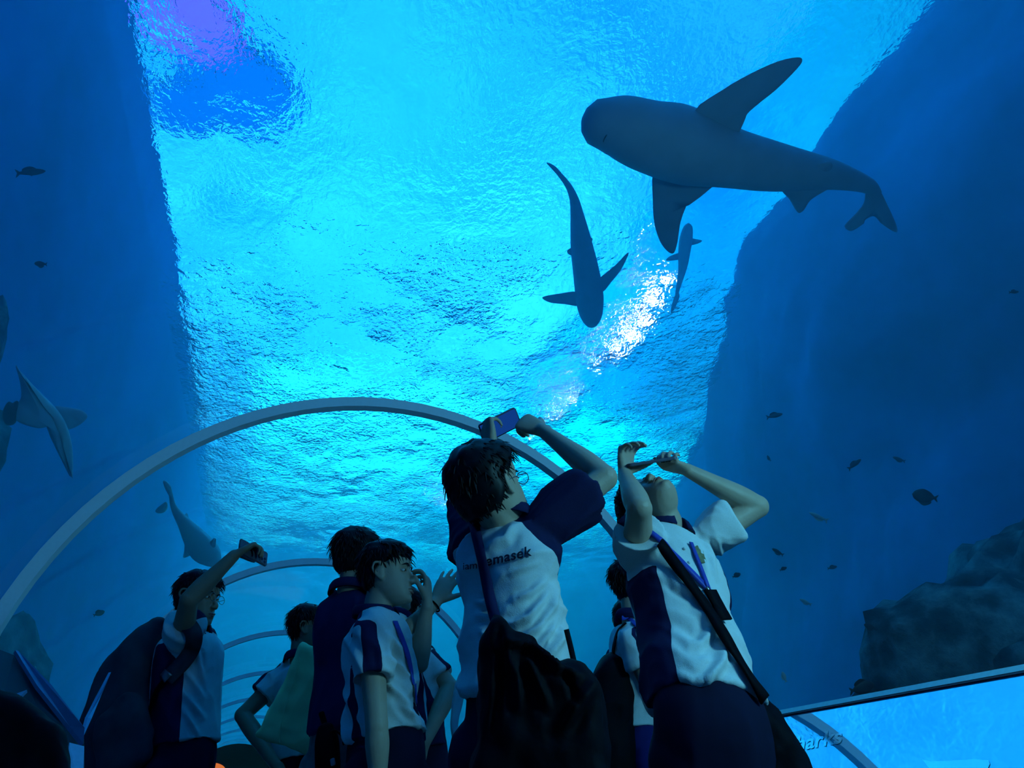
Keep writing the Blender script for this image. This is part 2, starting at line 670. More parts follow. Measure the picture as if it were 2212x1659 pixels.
v = []
for y in (0.2, 2.33):
    v += [bp(0, y), bp(1, y), bp(1, y, -.03), bp(0, y, -.03)]
bpart('panel', v, [(0, 1, 2, 3), (4, 7, 6, 5), (0, 4, 5, 1), (1, 5, 6, 2), (2, 6, 7, 3), (3, 7, 4, 0)], M_BOARD)
v = []
for y in (0.2, 2.33):
    v += [bp(-.035, y, .006), bp(.003, y, .006), bp(.003, y, -.035), bp(-.035, y, -.035)]
bpart('rim', v, [(0, 1, 2, 3), (4, 7, 6, 5), (0, 4, 5, 1), (1, 5, 6, 2), (2, 6, 7, 3), (3, 7, 4, 0)], M_BOARDEDGE)
v = []
for y in (0.2, 2.33):
    v += [bp(.004, y, .005), bp(.016, y, .005), bp(.016, y, .001), bp(.004, y, .001)]
bpart('groove', v, [(0, 1, 2, 3), (4, 7, 6, 5), (0, 4, 5, 1), (1, 5, 6, 2), (2, 6, 7, 3), (3, 7, 4, 0)], M_CONC)
for y in (.5, 2.2):
    pv, pf = tube([V(1.79, y, 0), V(1.79, y, .90)], [.025, .025], n=12, seg=2, round_ends=False)
    bpart('post', pv, pf, M_CONC)


def text_mesh(body, size, extrude=.001, shear=0.0, offset=0.0, spacing=1.0):
    cu = bpy.data.curves.new('t', 'FONT')
    cu.body = body; cu.size = size; cu.extrude = extrude; cu.shear = shear; cu.offset = offset; cu.space_character = spacing
    cu.resolution_u = 4
    o = bpy.data.objects.new('t', cu); COL.objects.link(o)
    dg = bpy.context.evaluated_depsgraph_get(); dg.update()
    me = bpy.data.meshes.new_from_object(o.evaluated_get(dg))
    bpy.data.objects.remove(o); bpy.data.curves.remove(cu)
    return me




def on_board(px, py, lift=.0015):
    d = ray(px, py)
    t = (BT + bn * lift - CAMP).dot(bn) / d.dot(bn)
    return CAMP + d * t


me = text_mesh('Sharks', 1.0, .0, .12, .018)
w_ = max(v_.co.x for v_ in me.vertices)
A_, B_ = on_board(1697, 1626), on_board(1819, 1604)
T_ = on_board(1819, 1570)
ax_, ay_ = (B_ - A_) / w_, (T_ - B_) * 1.35
yd = V(0, -1, 0)
ud = (BT - BB).normalized()
for vv in me.vertices:
    x, y, z = vv.co
    p = A_ + ax_ * x + ay_ * y + bn * .0004
    vv.co = p - Vector(board.location)
link('lettering', me, M_PRINT, board)
# pale fish shape printed under the word
sh = [(0, 0), (.05, .035), (.12, .045), (.17, .085), (.185, .045), (.27, .03), (.32, .06), (.315, .01), (.33, -.03), (.27, -.005), (.16, -.03), (.05, -.02)]
bpart('printed_shape', [on_board(x, y) for x, y in ((1992, 1640), (2010, 1645), (2050, 1643), (2105, 1640), (2135, 1642), (2138, 1650), (2120, 1690), (2060, 1700), (2015, 1670))], [tuple(range(9))], M_PRINT)
# ------------------------------------------------------------------ rocks, sharks, fish
def mat_rock():
    m, t, out = material('reef_rock')
    tc = t.add('ShaderNodeTexCoord')
    n = t.noise(3.5, 8, tc.outputs['Object'], .7)
    vo = t.add('ShaderNodeTexVoronoi', i_Scale=7.0)
    t.set(vo.inputs['Vector'], tc.outputs['Object'])
    f = t.math('ADD', t.math('MULTIPLY', n, .8), t.math('MULTIPLY', vo.outputs['Distance'], .25))
    col = t.ramp(f, [(.3, (.008, .02, .025)), (.5, (.045, .09, .095)), (.72, (.24, .36, .36))])
    b = t.add('ShaderNodeBsdfDiffuse', i_Color=col)
    bp = t.add('ShaderNodeBump', i_Strength=.9, i_Distance=.12, i_Height=f)
    t.l.new(bp.outputs[0], b.inputs['Normal'])
    t.l.new(b.outputs[0], out.inputs[0])
    return m


M_ROCK = mat_rock()


def rock(name, c, r, seed, label, cat='rock', rough=.35, sub=5):
    bm = bmesh.new()
    bmesh.ops.create_icosphere(bm, subdivisions=sub, radius=1)
    for v in bm.verts:
        p = v.co.copy()
        a = 1 + mnoise.fractal(p * 1.4 + V(seed, 0, 0), 1.0, 2.0, 6) * rough + mnoise.noise(p * 9 + V(seed, 0, 0)) * .04
        q_ = V(p.x * r[0] * a, p.y * r[1] * a, p.z * r[2] * a)
        q_.z = max(q_.z, -c.z - .05)
        v.co = q_
    me = bpy.data.meshes.new(name); bm.to_mesh(me); bm.free()
    me.polygons.foreach_set('use_smooth', [True] * len(me.polygons))
    o = link(name, me, M_ROCK)
    o.location = c
    return tag(o, label, cat)


rock('rock', V(5.05, 2.85, 0.80), (1.50, 1.25, 1.70), 3.3, 'big craggy rock ledge beyond the glass, lower right, topmost edge pale')
rock('rock', V(4.20, 2.55, .30), (.95, .85, 1.15), 8.1, 'lower dark rock in front of the big ledge, above the information board')
rock('rock', V(-2.35, 5.3, 1.9), (.5, .8, 2.0), 5.2, 'dark rock cut by the left edge of the view under the ray')
rock('rock', V(-2.1, 7.6, .9), (.7, 1.6, 1.25), 6.6, 'low dark rock beyond the glass behind the backpack boy')


def mat_fish(name, belly, back):
    m, t, out = material(name)
    g_ = t.add('ShaderNodeNewGeometry')
    s_ = t.add('ShaderNodeSeparateXYZ', i_0=g_.outputs['Normal'])
    tc = t.add('ShaderNodeTexCoord')
    f = t.math('ADD', t.math('MULTIPLY', t.noise(6, 4, tc.outputs['Object']), .4), t.math('MULTIPLY', s_.outputs['Z'], .8))
    col = t.ramp(f, [(.15, belly), (.35, back)])
    b = t.add('ShaderNodeBsdfPrincipled', i_Base_Color=col, i_Roughness=.55)
    b.inputs['Specular IOR Level'].default_value = .2
    t.l.new(b.outputs[0], out.inputs[0])
    return m


M_SHARK = simple('grey_shark_skin', (.38, .50, .62), .6, .2, vary=.2, scale=5)
M_SHARKP = simple('pale_shark_skin', (.55, .62, .64), .6, .2, vary=.12, scale=5)
M_FISH = simple('dark_fish_scales', (.03, .04, .05), .5, .3)
M_FISHP = simple('pale_fish_scales', (.45, .55, .55), .5, .3)


def lens(name, pts, n_, thick, mat, root, parent=None, rim=.12):
    """a fin: outline with real, lens-like thickness; pts = list of Vectors, n_ its flat normal"""
    m = len(pts)
    c = sum(pts, V(0, 0, 0)) / m
    v, f = [], []
    lay = [(1.0, 0.04), (.93, .35), (.72, .75), (.40, 1.0)]
    for s_ in (1, -1):
        for k, (sc, h) in enumerate(lay):
            v += [c + (p - c) * sc + n_ * (thick / 2 * h * s_) for p in pts]
    L_ = len(lay)
    for side in (0, 1):
        for k in range(L_ - 1):
            for i in range(m):
                a, b = (side * L_ + k) * m + i, (side * L_ + k) * m + (i + 1) % m
                q_ = (a, b, b + m, a + m)
                f.append(q_ if side == 0 else q_[::-1])
        top = tuple((side * L_ + L_ - 1) * m + i for i in range(m))
        f.append(top if side == 0 else top[::-1])
    for i in range(m):
        a, b = i, (i + 1) % m
        f.append((b, a, L_ * m + a, L_ * m + b))
    return part_(name, (v, f), mat, root, parent)


def part_(name, piece, mat, root, parent=None):
    v, f = piece
    o = Vector(root.location)
    return link(name, mesh(name, [Vector(q_) - o for q_ in v], f, True), mat, parent or root)


def smooth_outline(pts, n=4):
    """closed Catmull-Rom through outline points"""
    out = []
    m = len(pts)
    for i in range(m):
        a, b, c, d = pts[i - 1], pts[i], pts[(i + 1) % m], pts[(i + 2) % m]
        for k in range(n):
            t = k / n
            out.append(.5 * ((2 * b) + (c - a) * t + (2 * a - 5 * b + 4 * c - d) * t * t + (3 * b - a - 3 * c + d) * t ** 3))
    return out


def shark(label, z, spine, fins, mat, group=None, tilt=V(0, 0, 1), depth_k=.85, bodyname='body', drop=0.0):
    """spine = (px, py, half width px); swims level at height z; fins = (part name, outline px, dz)"""
    P_ = [atz(x, y, z + (drop * i / len(spine))) for i, (x, y, _) in enumerate(spine)]
    R_ = [w_ * (p - CAMP).dot(FW) / FPX for p, (_, _, w_) in zip(P_, spine)]
    c = P_[len(P_) // 2]
    root = empty('shark', c, label, 'shark', group)
    wd = (P_[1] - P_[-1]).cross(V(0, 0, 1)).normalized()
    body = part_('body', tube(P_, [(r, r * depth_k) for r in R_], wide=wd, n=28, seg=len(P_) * 8), mat, root)
    for nm, out, dz in fins:
        pts = [atz(x, y, z + dz) for x, y in out]
        n_ = V(0, 0, 1)
        if nm == 'tail_fin':
            pts = [p for p in pts]
        lens(nm, smooth_outline(pts, 3), n_, .05 * (1 if z < 6 else .7), mat, root)
    # gill slits and mouth line stay in the body; a dorsal fin stands on the far side
    q_ = P_[int(len(P_) * .45)]
    dr = (P_[int(len(P_) * .45) + 1] - q_).normalized()
    r_ = R_[int(len(P_) * .45)]
    dpts = [q_ - dr * r_ * 1.2 + V(0, 0, r_ * .6), q_ + dr * r_ * .3 + V(0, 0, r_ * 1.35), q_ + dr * r_ * .8 + V(0, 0, r_ * 1.3), q_ + dr * r_ * .7 + V(0, 0, r_ * .6)]
    lens('dorsal_fin', smooth_outline(dpts, 4), wd, .03, mat, root)
    return root, P_, R_, wd


sk, SP_, SR_, swd = shark('largest shark gliding overhead, pale-edged dark body seen from below, upper right', 4.3,
      [(1303, 267, 56), (1325, 271, 64), (1350, 277, 70), (1400, 295, 78), (1450, 308, 84), (1500, 325, 80), (1550, 337, 70), (1595, 347, 63), (1650, 358, 57), (1700, 366, 50), (1780, 376, 36), (1835, 388, 25), (1875, 402, 17), (1892, 418, 12)],
      [('pectoral_fin', [(1496, 246), (1560, 195), (1620, 160), (1680, 133), (1722, 124), (1733, 130), (1722, 148), (1680, 190), (1640, 222), (1610, 250), (1594, 285), (1570, 330), (1510, 325)], 0.02),
       ('pectoral_fin', [(1411, 372), (1410, 430), (1413, 480), (1425, 520), (1442, 543), (1456, 546), (1464, 520), (1470, 480), (1485, 440), (1500, 420), (1530, 410), (1560, 365), (1440, 335)], 0.02),
       ('pelvic_fin', [(1725, 362), (1760, 356), (1797, 350), (1791, 380), (1770, 400), (1735, 398)], -.05),
       ('pelvic_fin', [(1690, 408), (1705, 430), (1722, 458), (1735, 455), (1750, 432), (1775, 415), (1790, 402), (1735, 385)], -.05),
       ('tail_fin', [(1880, 398), (1900, 410), (1918, 445), (1935, 482), (1938, 501), (1925, 496), (1905, 470), (1885, 461), (1860, 470), (1842, 484), (1838, 499), (1824, 488), (1850, 460), (1866, 438), (1870, 412)], -.02)], M_SHARK)
# mouth
mp_ = []
for k in range(9):
    a = (k - 4) / 4 * 1.15
    cx_ = SP_[0] + (SP_[2] - SP_[0]).normalized() * (.10 * (1 - math.cos(a)))
    mp_.append(cx_ + swd * (SR_[0] * .62 * math.sin(a)) - V(0, 0, SR_[0] * .84 * math.cos(a * .75)))
part_('mouth', tube(mp_, [.004] * 9, n=6, seg=24), M_FISH, sk)
shark('slim shark in mid view swimming head down toward the glints', 6.6,
      [(1278, 705, 3), (1278, 698, 14), (1277, 680, 24), (1274, 650, 30), (1271, 620, 30), (1265, 580, 28), (1258, 540, 25), (1252, 500, 20), (1246, 460, 14), (1240, 430, 10), (1228, 402, 7), (1208, 376, 5), (1186, 355, 2.5)],
      [('pectoral_fin', [(1246, 630), (1210, 634), (1176, 640), (1173, 646), (1190, 654), (1220, 657), (1252, 661), (1262, 645)], 0),
       ('pectoral_fin', [(1290, 606), (1330, 572), (1354, 547), (1357, 552), (1340, 585), (1320, 610), (1303, 630), (1290, 622)], 0),
       ('pelvic_fin', [(1262, 512), (1279, 514), (1277, 524), (1262, 532)], 0),
       ('pelvic_fin', [(1243, 534), (1226, 540), (1228, 549), (1243, 553)], 0),
       ('tail_fin', [(1212, 384), (1198, 368), (1181, 353), (1186, 352), (1200, 360), (1216, 378)], 0)], M_SHARK)
shark('faint far shark half hidden behind the big shark fin', 8.6,
      [(1487, 484, 3), (1486, 492, 10), (1482, 515, 14), (1478, 545, 13), (1475, 575, 10), (1470, 600, 7), (1463, 630, 4), (1458, 655, 2)],
      [('pectoral_fin', [(1485, 514), (1505, 517), (1517, 520), (1508, 526), (1490, 530), (1480, 524)], 0),
       ('pectoral_fin', [(1474, 545), (1450, 552), (1438, 562), (1452, 563), (1474, 558)], 0),
       ('tail_fin', [(1462, 630), (1452, 655), (1449, 676), (1459, 664), (1468, 640)], 0)], M_SHARK)
shark('pale blurred shark with rounded fins, low on the left behind the raised phone', 3.2,
      [(467, 1220, 6), (455, 1205, 22), (440, 1188, 30), (420, 1160, 24), (400, 1132, 15), (385, 1112, 10), (374, 1092, 6), (369, 1068, 4), (366, 1050, 3)],
      [('pectoral_fin', [(437, 1186), (452, 1172), (464, 1162), (467, 1172), (462, 1190), (450, 1208), (438, 1202)], 0),
       ('pectoral_fin', [(402, 1170), (398, 1190), (396, 1204), (410, 1200), (424, 1190)], 0),
       ('pelvic_fin', [(360, 1085), (350, 1090), (336, 1102), (340, 1107), (354, 1106), (362, 1098)], 0),
       ('tail_fin', [(372, 1075), (362, 1062), (352, 1040), (360, 1042), (370, 1055)], 0)], M_SHARKP)

# the ray on the left
rc = at(95, 905, 5.2)
rayo = empty('ray_fish', rc, 'ray with a pale curved wing, at the left edge of the view', 'ray')


def onp(px, py, k=0.0):
    """plane through the ray, facing the tunnel, tipped back"""
    n_ = (CAMP - rc).normalized()
    n_ = (n_ + V(.35, .25, -.35)).normalized()
    d = ray(px, py).normalized()
    t = (rc - CAMP).dot(n_) / d.dot(n_)
    return CAMP + d * t + n_ * k, n_


wing = [(34, 788), (52, 812), (85, 845), (118, 878), (136, 905), (149, 945), (154, 990), (152, 1030), (140, 1000), (124, 960), (104, 918), (70, 920), (30, 905), (28, 880), (45, 862), (44, 830)]
pts = [onp(*p)[0] for p in wing]; rn = onp(100, 900)[1]
lens('body', smooth_outline(pts, 4), rn, .16, M_SHARK, rayo)
pal = [(38, 793), (85, 845), (118, 878), (136, 905), (149, 945), (153, 990), (151, 1026), (142, 990), (128, 945), (112, 915), (104, 890), (98, 865), (75, 838)]
lens('pale_wing_edge', smooth_outline([onp(x, y, .05)[0] for x, y in pal], 4), rn, .06, M_SHARKP, rayo)
lens('fin', smooth_outline([onp(x, y, -.03)[0] for x, y in [(120, 885), (150, 884), (180, 890), (192, 905), (170, 925), (140, 930)]], 4), rn, .04, M_SHARK, rayo)
lens('tail', smooth_outline([onp(x, y, 0)[0] for x, y in [(40, 868), (30, 872), (20, 868), (10, 880), (5, 900), (14, 918), (34, 912)]], 3), rn, .08, M_FISH, rayo)


def fish(label, px, py, dist, L, ang, mat, fat=.30, roll=0.0, cat='fish'):
    c = at(px, py, dist)
    root = empty('fish', c, label, cat)
    a = math.radians(ang)
    f_ = (RT * math.cos(a) + UP * math.sin(a) + FW * .15).normalized()
    u_ = (UP * math.cos(a) - RT * math.sin(a)); u_ = (u_ - f_ * u_.dot(f_)).normalized()
    w_ = f_.cross(u_)
    hl = L / 2
    part_('body', tube([c + f_ * hl, c + f_ * hl * .8, c + f_ * hl * .25, c - f_ * hl * .35, c - f_ * hl * .75], [(.02 * L, .02 * L), (fat * .3 * L, .08 * L), (fat * .5 * L, .11 * L), (fat * .36 * L, .07 * L), (.05 * L, .02 * L)], wide=u_, n=16, seg=22), mat, root)
    lens('tail_fin', smooth_outline([c - f_ * hl * .68, c - f_ * hl * 1.05 + u_ * L * .16, c - f_ * hl * .92, c - f_ * hl * 1.05 - u_ * L * .16], 3), w_, L * .02, mat, root)
    lens('dorsal_fin', smooth_outline([c + f_ * hl * .4 + u_ * fat * L * .42, c + u_ * L * (fat * .5 + .10), c - f_ * hl * .5 + u_ * L * (fat * .36 + .07), c - f_ * hl * .5 + u_ * fat * L * .25], 3), w_, L * .02, mat, root)
    lens('pectoral_fin', smooth_outline([c + f_ * hl * .3 - w_ * .09 * L, c - f_ * hl * .1 - w_ * .14 * L - u_ * .10 * L, c - f_ * hl * .15 - w_ * .10 * L], 3), w_, L * .015, mat, root)
    return root


for args in [
    ('small dark fish near the upper left edge, above the other', 66, 372, 5.5, .17, 8, M_FISH, .24),
    ('tiny dark fish by the left wall, below the first small fish', 88, 570, 5.5, .09, 175, M_FISH, .4),
    ('small dark fish far out, high right of the boy leaning back', 1673, 898, 6.5, .15, 12, M_FISH, .26),
    ('slanting dark fish in open water at right centre', 1846, 1003, 6.0, .13, 35, M_FISH, .26),
    ('faint fish just right of the slanting one', 1942, 992, 6.6, .10, 160, M_FISH, .3),
    ('dark round-bodied fish with hanging fin, above the rock ledge', 1998, 1072, 5.2, .15, 170, M_FISH, .6),
    ('speck-sized fish above the raised bent elbow', 1661, 990, 6.8, .06, 120, M_FISH, .35),
    ('pale slim fish right of the bent elbow', 1768, 1116, 6.0, .15, 155, M_FISHP, .22),
    ('dark fish just off the pale shirt sleeve', 1680, 1192, 5.6, .09, 150, M_FISH, .32),
    ('small fish to the right of the chest crest', 1692, 1229, 5.8, .06, 20, M_FISH, .4),
    ('small blurred fish beside the navy side panel', 1591, 1243, 5.8, .07, 20, M_FISH, .5),
    ('faint brown fish over the empty blue, right of centre low', 1798, 1226, 6.2, .08, 10, M_FISH, .35),
    ('small dark fish low, left of the rock ledge', 1880, 1354, 4.6, .07, 160, M_FISH, .45),
    ('pale small fish low over the dark trousers', 1694, 1462, 4.6, .06, 110, M_FISHP, .4),
    ('large dark fish hovering just above the information board', 1862, 1486, 3.9, .125, 12, M_FISH, .5),
    ('small dark fish left of the backpack boy', 214, 1325, 5.4, .07, 20, M_FISH, .5),
    ('tiny fish at the far right edge', 2190, 631, 5.5, .07, 5, M_FISH, .3),
    ('pale small fish in the blue beyond the dark straps', 1740, 1300, 6.4, .10, 155, M_FISHP, .3),
]:
    fish(*args)
# ------------------------------------------------------------------ human figure kit
def gd(px, py, g):
    """the point seen at a pixel that stands g metres ahead of the camera along the floor"""
    d = ray(px, py)
    h = Vector((math.sin(YAW), math.cos(YAW), 0))
    return CAMP + d * (g / d.dot(h))


def remesh(pieces, voxel=0.005, smooth=3, factor=0.5):
    """closed pieces -> one continuous surface"""
    v, f = merge(pieces)
    me = bpy.data.meshes.new('tmp')
    me.from_pydata([tuple(p) for p in v], [], f)
    bm = bmesh.new(); bm.from_mesh(me)
    # every piece must face outwards
    bmesh.ops.recalc_face_normals(bm, faces=bm.faces)
    bm.to_mesh(me); bm.free()
    o = bpy.data.objects.new('tmp', me)
    COL.objects.link(o)
    r = o.modifiers.new('r', 'REMESH')
    r.mode = 'VOXEL'
    r.voxel_size = voxel
    r.adaptivity = 0
    if smooth:
        s = o.modifiers.new('s', 'SMOOTH')
        s.iterations = smooth
        s.factor = factor
    dg = bpy.context.evaluated_depsgraph_get()
    dg.update()
    res = bpy.data.meshes.new_from_object(o.evaluated_get(dg))
    bpy.data.objects.remove(o)
    bpy.data.meshes.remove(me)
    n = len(res.vertices)
    co = np.empty(n * 3, np.float32)
    res.vertices.foreach_get('co', co)
    return res, co.reshape(-1, 3).astype(float)


def normals_of(me):
    a = np.empty(len(me.vertices) * 3, np.float32)
    me.vertex_normals.foreach_get('vector', a)
    return a.reshape(-1, 3).astype(float)


def finish(me, co, name, mat, root, attr=None):
    co = co - np.array(root.location)
    me.vertices.foreach_set('co', co.astype(np.float32).ravel())
    me.materials.clear()
    me.materials.append(mat)
    me.polygons.foreach_set('use_smooth', [True] * len(me.polygons))
    if attr:
        ed = np.empty(len(me.edges) * 2, np.int32)
        me.edges.foreach_get('vertices', ed)
        ed = ed.reshape(-1, 2)
        deg = np.bincount(ed.ravel(), minlength=len(co)).astype(float)
        for k, val in attr.items():
            val = np.clip(val, -.018, .018)
            for _ in range(3):
                s_ = np.bincount(ed[:, 0], val[ed[:, 1]], len(co)) + np.bincount(ed[:, 1], val[ed[:, 0]], len(co))
                val = (val + s_) / (1 + deg)
            a = me.attributes.new(k, 'FLOAT', 'POINT')
            a.data.foreach_set('value', np.asarray(val, np.float32))
    me.update()
    me.name = name
    return link(name, me, None, root)


def part(name, piece, mat, root, smooth=True, parent=None):
    v, f = piece
    o = Vector(root.location)
    p = parent or root
    return link(name, mesh(name, [Vector(q_) - o for q_ in v], f, smooth), mat, p)


def ndisp(co, nrm, amp, freq, stretch_axis=None, stretch=1.0, seed=0.0, ridged=False):
    out = co.copy()
    A = Vector(stretch_axis).normalized() if stretch_axis is not None else None
    for i in range(len(co)):
        p = Vector(co[i])
        if A is not None:
            p = p - A * (p.dot(A) * (1 - 1 / stretch))
        n_ = mnoise.noise(p * freq + Vector((seed, seed * 2, -seed)))
        if ridged:
            n_ = 0.45 - abs(n_) * 1.8
        out[i] += nrm[i] * (n_ * amp)
    return out


# ---- head, in head space: +y face, +z crown, +x the person's right is -x ... kept symmetric
HS = [(-.118, .064, .030, .012), (-.110, .079, .000, .030), (-.094, .085, -.028, .045), (-.070, .083, -.048, .056),
      (-.040, .081, -.070, .063), (-.010, .079, -.086, .069), (.010, .079, -.093, .071), (.035, .087, -.098, .0745),
      (.062, .083, -.096, .073), (.088, .066, -.083, .062), (.106, .036, -.058, .040), (.115, .004, -.030, .014)]


def head_point(th, z, grow=0.0):
    zz = [s[0] for s in HS]
    yf, yb, hw = (float(np.interp(z, zz, [s[k] for s in HS])) for k in (1, 2, 3))
    cyy = (yf + yb) / 2
    cyy = cyy * .6 + (-.008) * .4 if z > -.05 else cyy
    s, c = math.sin(th), math.cos(th)
    p = 2.25
    x = math.copysign(abs(c) ** (2 / p), c) * (hw + grow)
    y = math.copysign(abs(s) ** (2 / p), s)
    y = cyy + (y * (yf - cyy + grow) if y > 0 else y * (cyy - yb + grow))
    return x, y


def smooth_profile():
    """denser, rounded list of head heights"""
    z = -.118 + (.233) * (1 - np.cos(np.linspace(0, math.pi, 40))) / 2
    return z


def head_pieces():
    v, f = [], []
    n = 48
    zs = smooth_profile()
    for z in zs:
        for k in range(n):
            th = 2 * math.pi * k / n
            x, y = head_point(th, z)
            # eye sockets, cheeks, temple
            if y > 0:
                for sx in (-1, 1):
                    y -= .010 * math.exp(-((x - sx * .031) / .015) ** 2 - ((z - .000) / .012) ** 2)
                    y += .004 * math.exp(-((x - sx * .040) / .016) ** 2 - ((z + .032) / .018) ** 2)
                    y += .003 * math.exp(-((x - sx * .028) / .020) ** 2 - ((z - .022) / .007) ** 2)
                y += .005 * math.exp(-(x / .028) ** 2 - ((z + .072) / .016) ** 2)
                y -= .004 * math.exp(-(x / .030) ** 2 - ((z + .090) / .006) ** 2)
            v.append(V(x, y, z))
    m = len(zs)
    for i in range(m - 1):
        for k in range(n):
            a, b = i * n + k, i * n + (k + 1) % n
            f.append((a, b, b + n, a + n))
    f.append(tuple(range(n))[::-1]); f.append(tuple(range((m - 1) * n, m * n)))
    P = [(v, f)]
    P.append(tube([V(0, .076, .016), V(0, .086, -.010), V(0, .101, -.034), V(0, .098, -.042)], [(.006, .006), (.0075, .008), (.0105, .009), (.008, .006)], wide=V(1, 0, 0), n=12, seg=10))
    for sx in (-1, 1):
        P.append(ball(V(sx * .011, .090, -.041), (.008, .011, .007)))
        # ear: rim + lobe
        rim = [V(sx * .070, .004, .012), V(sx * .080, -.002, .026), V(sx * .091, -.020, .027), V(sx * .090, -.029, .005), V(sx * .079, -.016, -.018), V(sx * .073, -.004, -.030), V(sx * .070, .004, -.020)]
        P.append(tube(rim, [.0055, .0055, .0055, .0055, .005, .006, .0045], n=8, seg=26))
        P.append(ball(V(sx * .074, -.010, -.002), (.007, .016, .023)))
    P.append(ball(V(0, .0855, -.0655), (.021, .0075, .0058)))
    P.append(ball(V(0, .0845, -.0770), (.018, .0080, .0062)))
    P.append(ball(V(0, .074, -.102), (.022, .014, .013)))
    return P


HEAD = head_pieces()


def hair_thickness(x, y, z, style):
    """positive where hair grows"""
    top, side, back, front = style
    pts_y = [-.10, -.06, -.035, -.012, .012, .035, .058, .095]
    line = [-.062, -.060, -.042, .022, .026, .040, .066 - front, .060 - front]
    hl = float(np.interp(y, pts_y, line))
    d = (z - hl)
    g = min(1.0, max(-1.0, d / .016))
    zt = min(1, max(0, (z - .02) / .07))
    t = side * (1 - zt) + top * zt
    if y < -.03:
        t = max(t, back * (1 - zt) + top * zt)
    return t * g if g > 0 else .012 * g


def hair_pieces(style, seed, strands=650, slen=.030, rim=True):
    rnd = random.Random(seed)
    n = 60
    zs = list(smooth_profile()) + [.1165, .1172]
    v, f = [], []
    keep = []
    for z in zs:
        for k in range(n):
            th = 2 * math.pi * k / n
            x, y = head_point(th, min(z, .115))
            t = hair_thickness(x, y, z, style)
            t += (mnoise.noise(V(x, y, z) * 38 + V(seed, 0, 0)) * .006 + mnoise.noise(V(x, y, z) * 14 + V(0, seed, 0)) * .006) if t > 0 else 0
            r = V(x, y + .008, z * 1.0 + .02)
            r = r.normalized()
            p = V(x, y, z) + r * t
            v.append(p)
            keep.append(t)
    m = len(zs)
    for i in range(m - 1):
        for k in range(n):
            a, b = i * n + k, i * n + (k + 1) % n
            if max(keep[a], keep[b], keep[a + n], keep[b + n]) > -.009:
                f.append((a, b, b + n, a + n))
    f.append(tuple(range((m - 1) * n, m * n)))
    P = [(v, f)]
    # locks
    sv, sf = [], []
    cnt = 0
    while cnt < strands:
        th = rnd.uniform(0, 2 * math.pi)
        z = rnd.uniform(-.06, .114)
        x, y = head_point(th, z)
        t = hair_thickness(x, y, z, style)
        if t < .002:
            continue
        cnt += 1
        r = V(x, y + .008, z + .02).normalized()
        p = V(x, y, z) + r * (t * .72)
        # hair flows from the crown outwards and down
        crown = V(.008, -.045, .118)
        d = (p - crown)
        d = (d - r * d.dot(r))
        d = d.normalized() if d.length > 1e-4 else V(0, 1, 0)
        d = (d + V(rnd.gauss(0, .28), rnd.gauss(0, .28), rnd.gauss(0, .2)) + r * rnd.uniform(.02, .28)).normalized()
        L = slen * rnd.uniform(.6, 1.25) * (1 if z > .02 else .6)
        wd = rnd.uniform(.0022, .0045)
        sd = r.cross(d).normalized()
        b0 = len(sv)
        for k, (tt, ww) in enumerate(((0, 1), (.45, .85), (.8, .5), (1, .06))):
            c = p + d * (L * tt) - r * (L * .30 * tt * tt) + V(0, 0, -L * .10 * tt * tt)
            sv += [c - sd * wd * ww, c + r * wd * ww * .7, c + sd * wd * ww]
        for k in range(3):
            a = b0 + k * 3
            sf += [(a, a + 1, a + 4, a + 3), (a + 1, a + 2, a + 5, a + 4), (a + 2, a, a + 3, a + 5)]
    P.append((sv, sf))
    return P


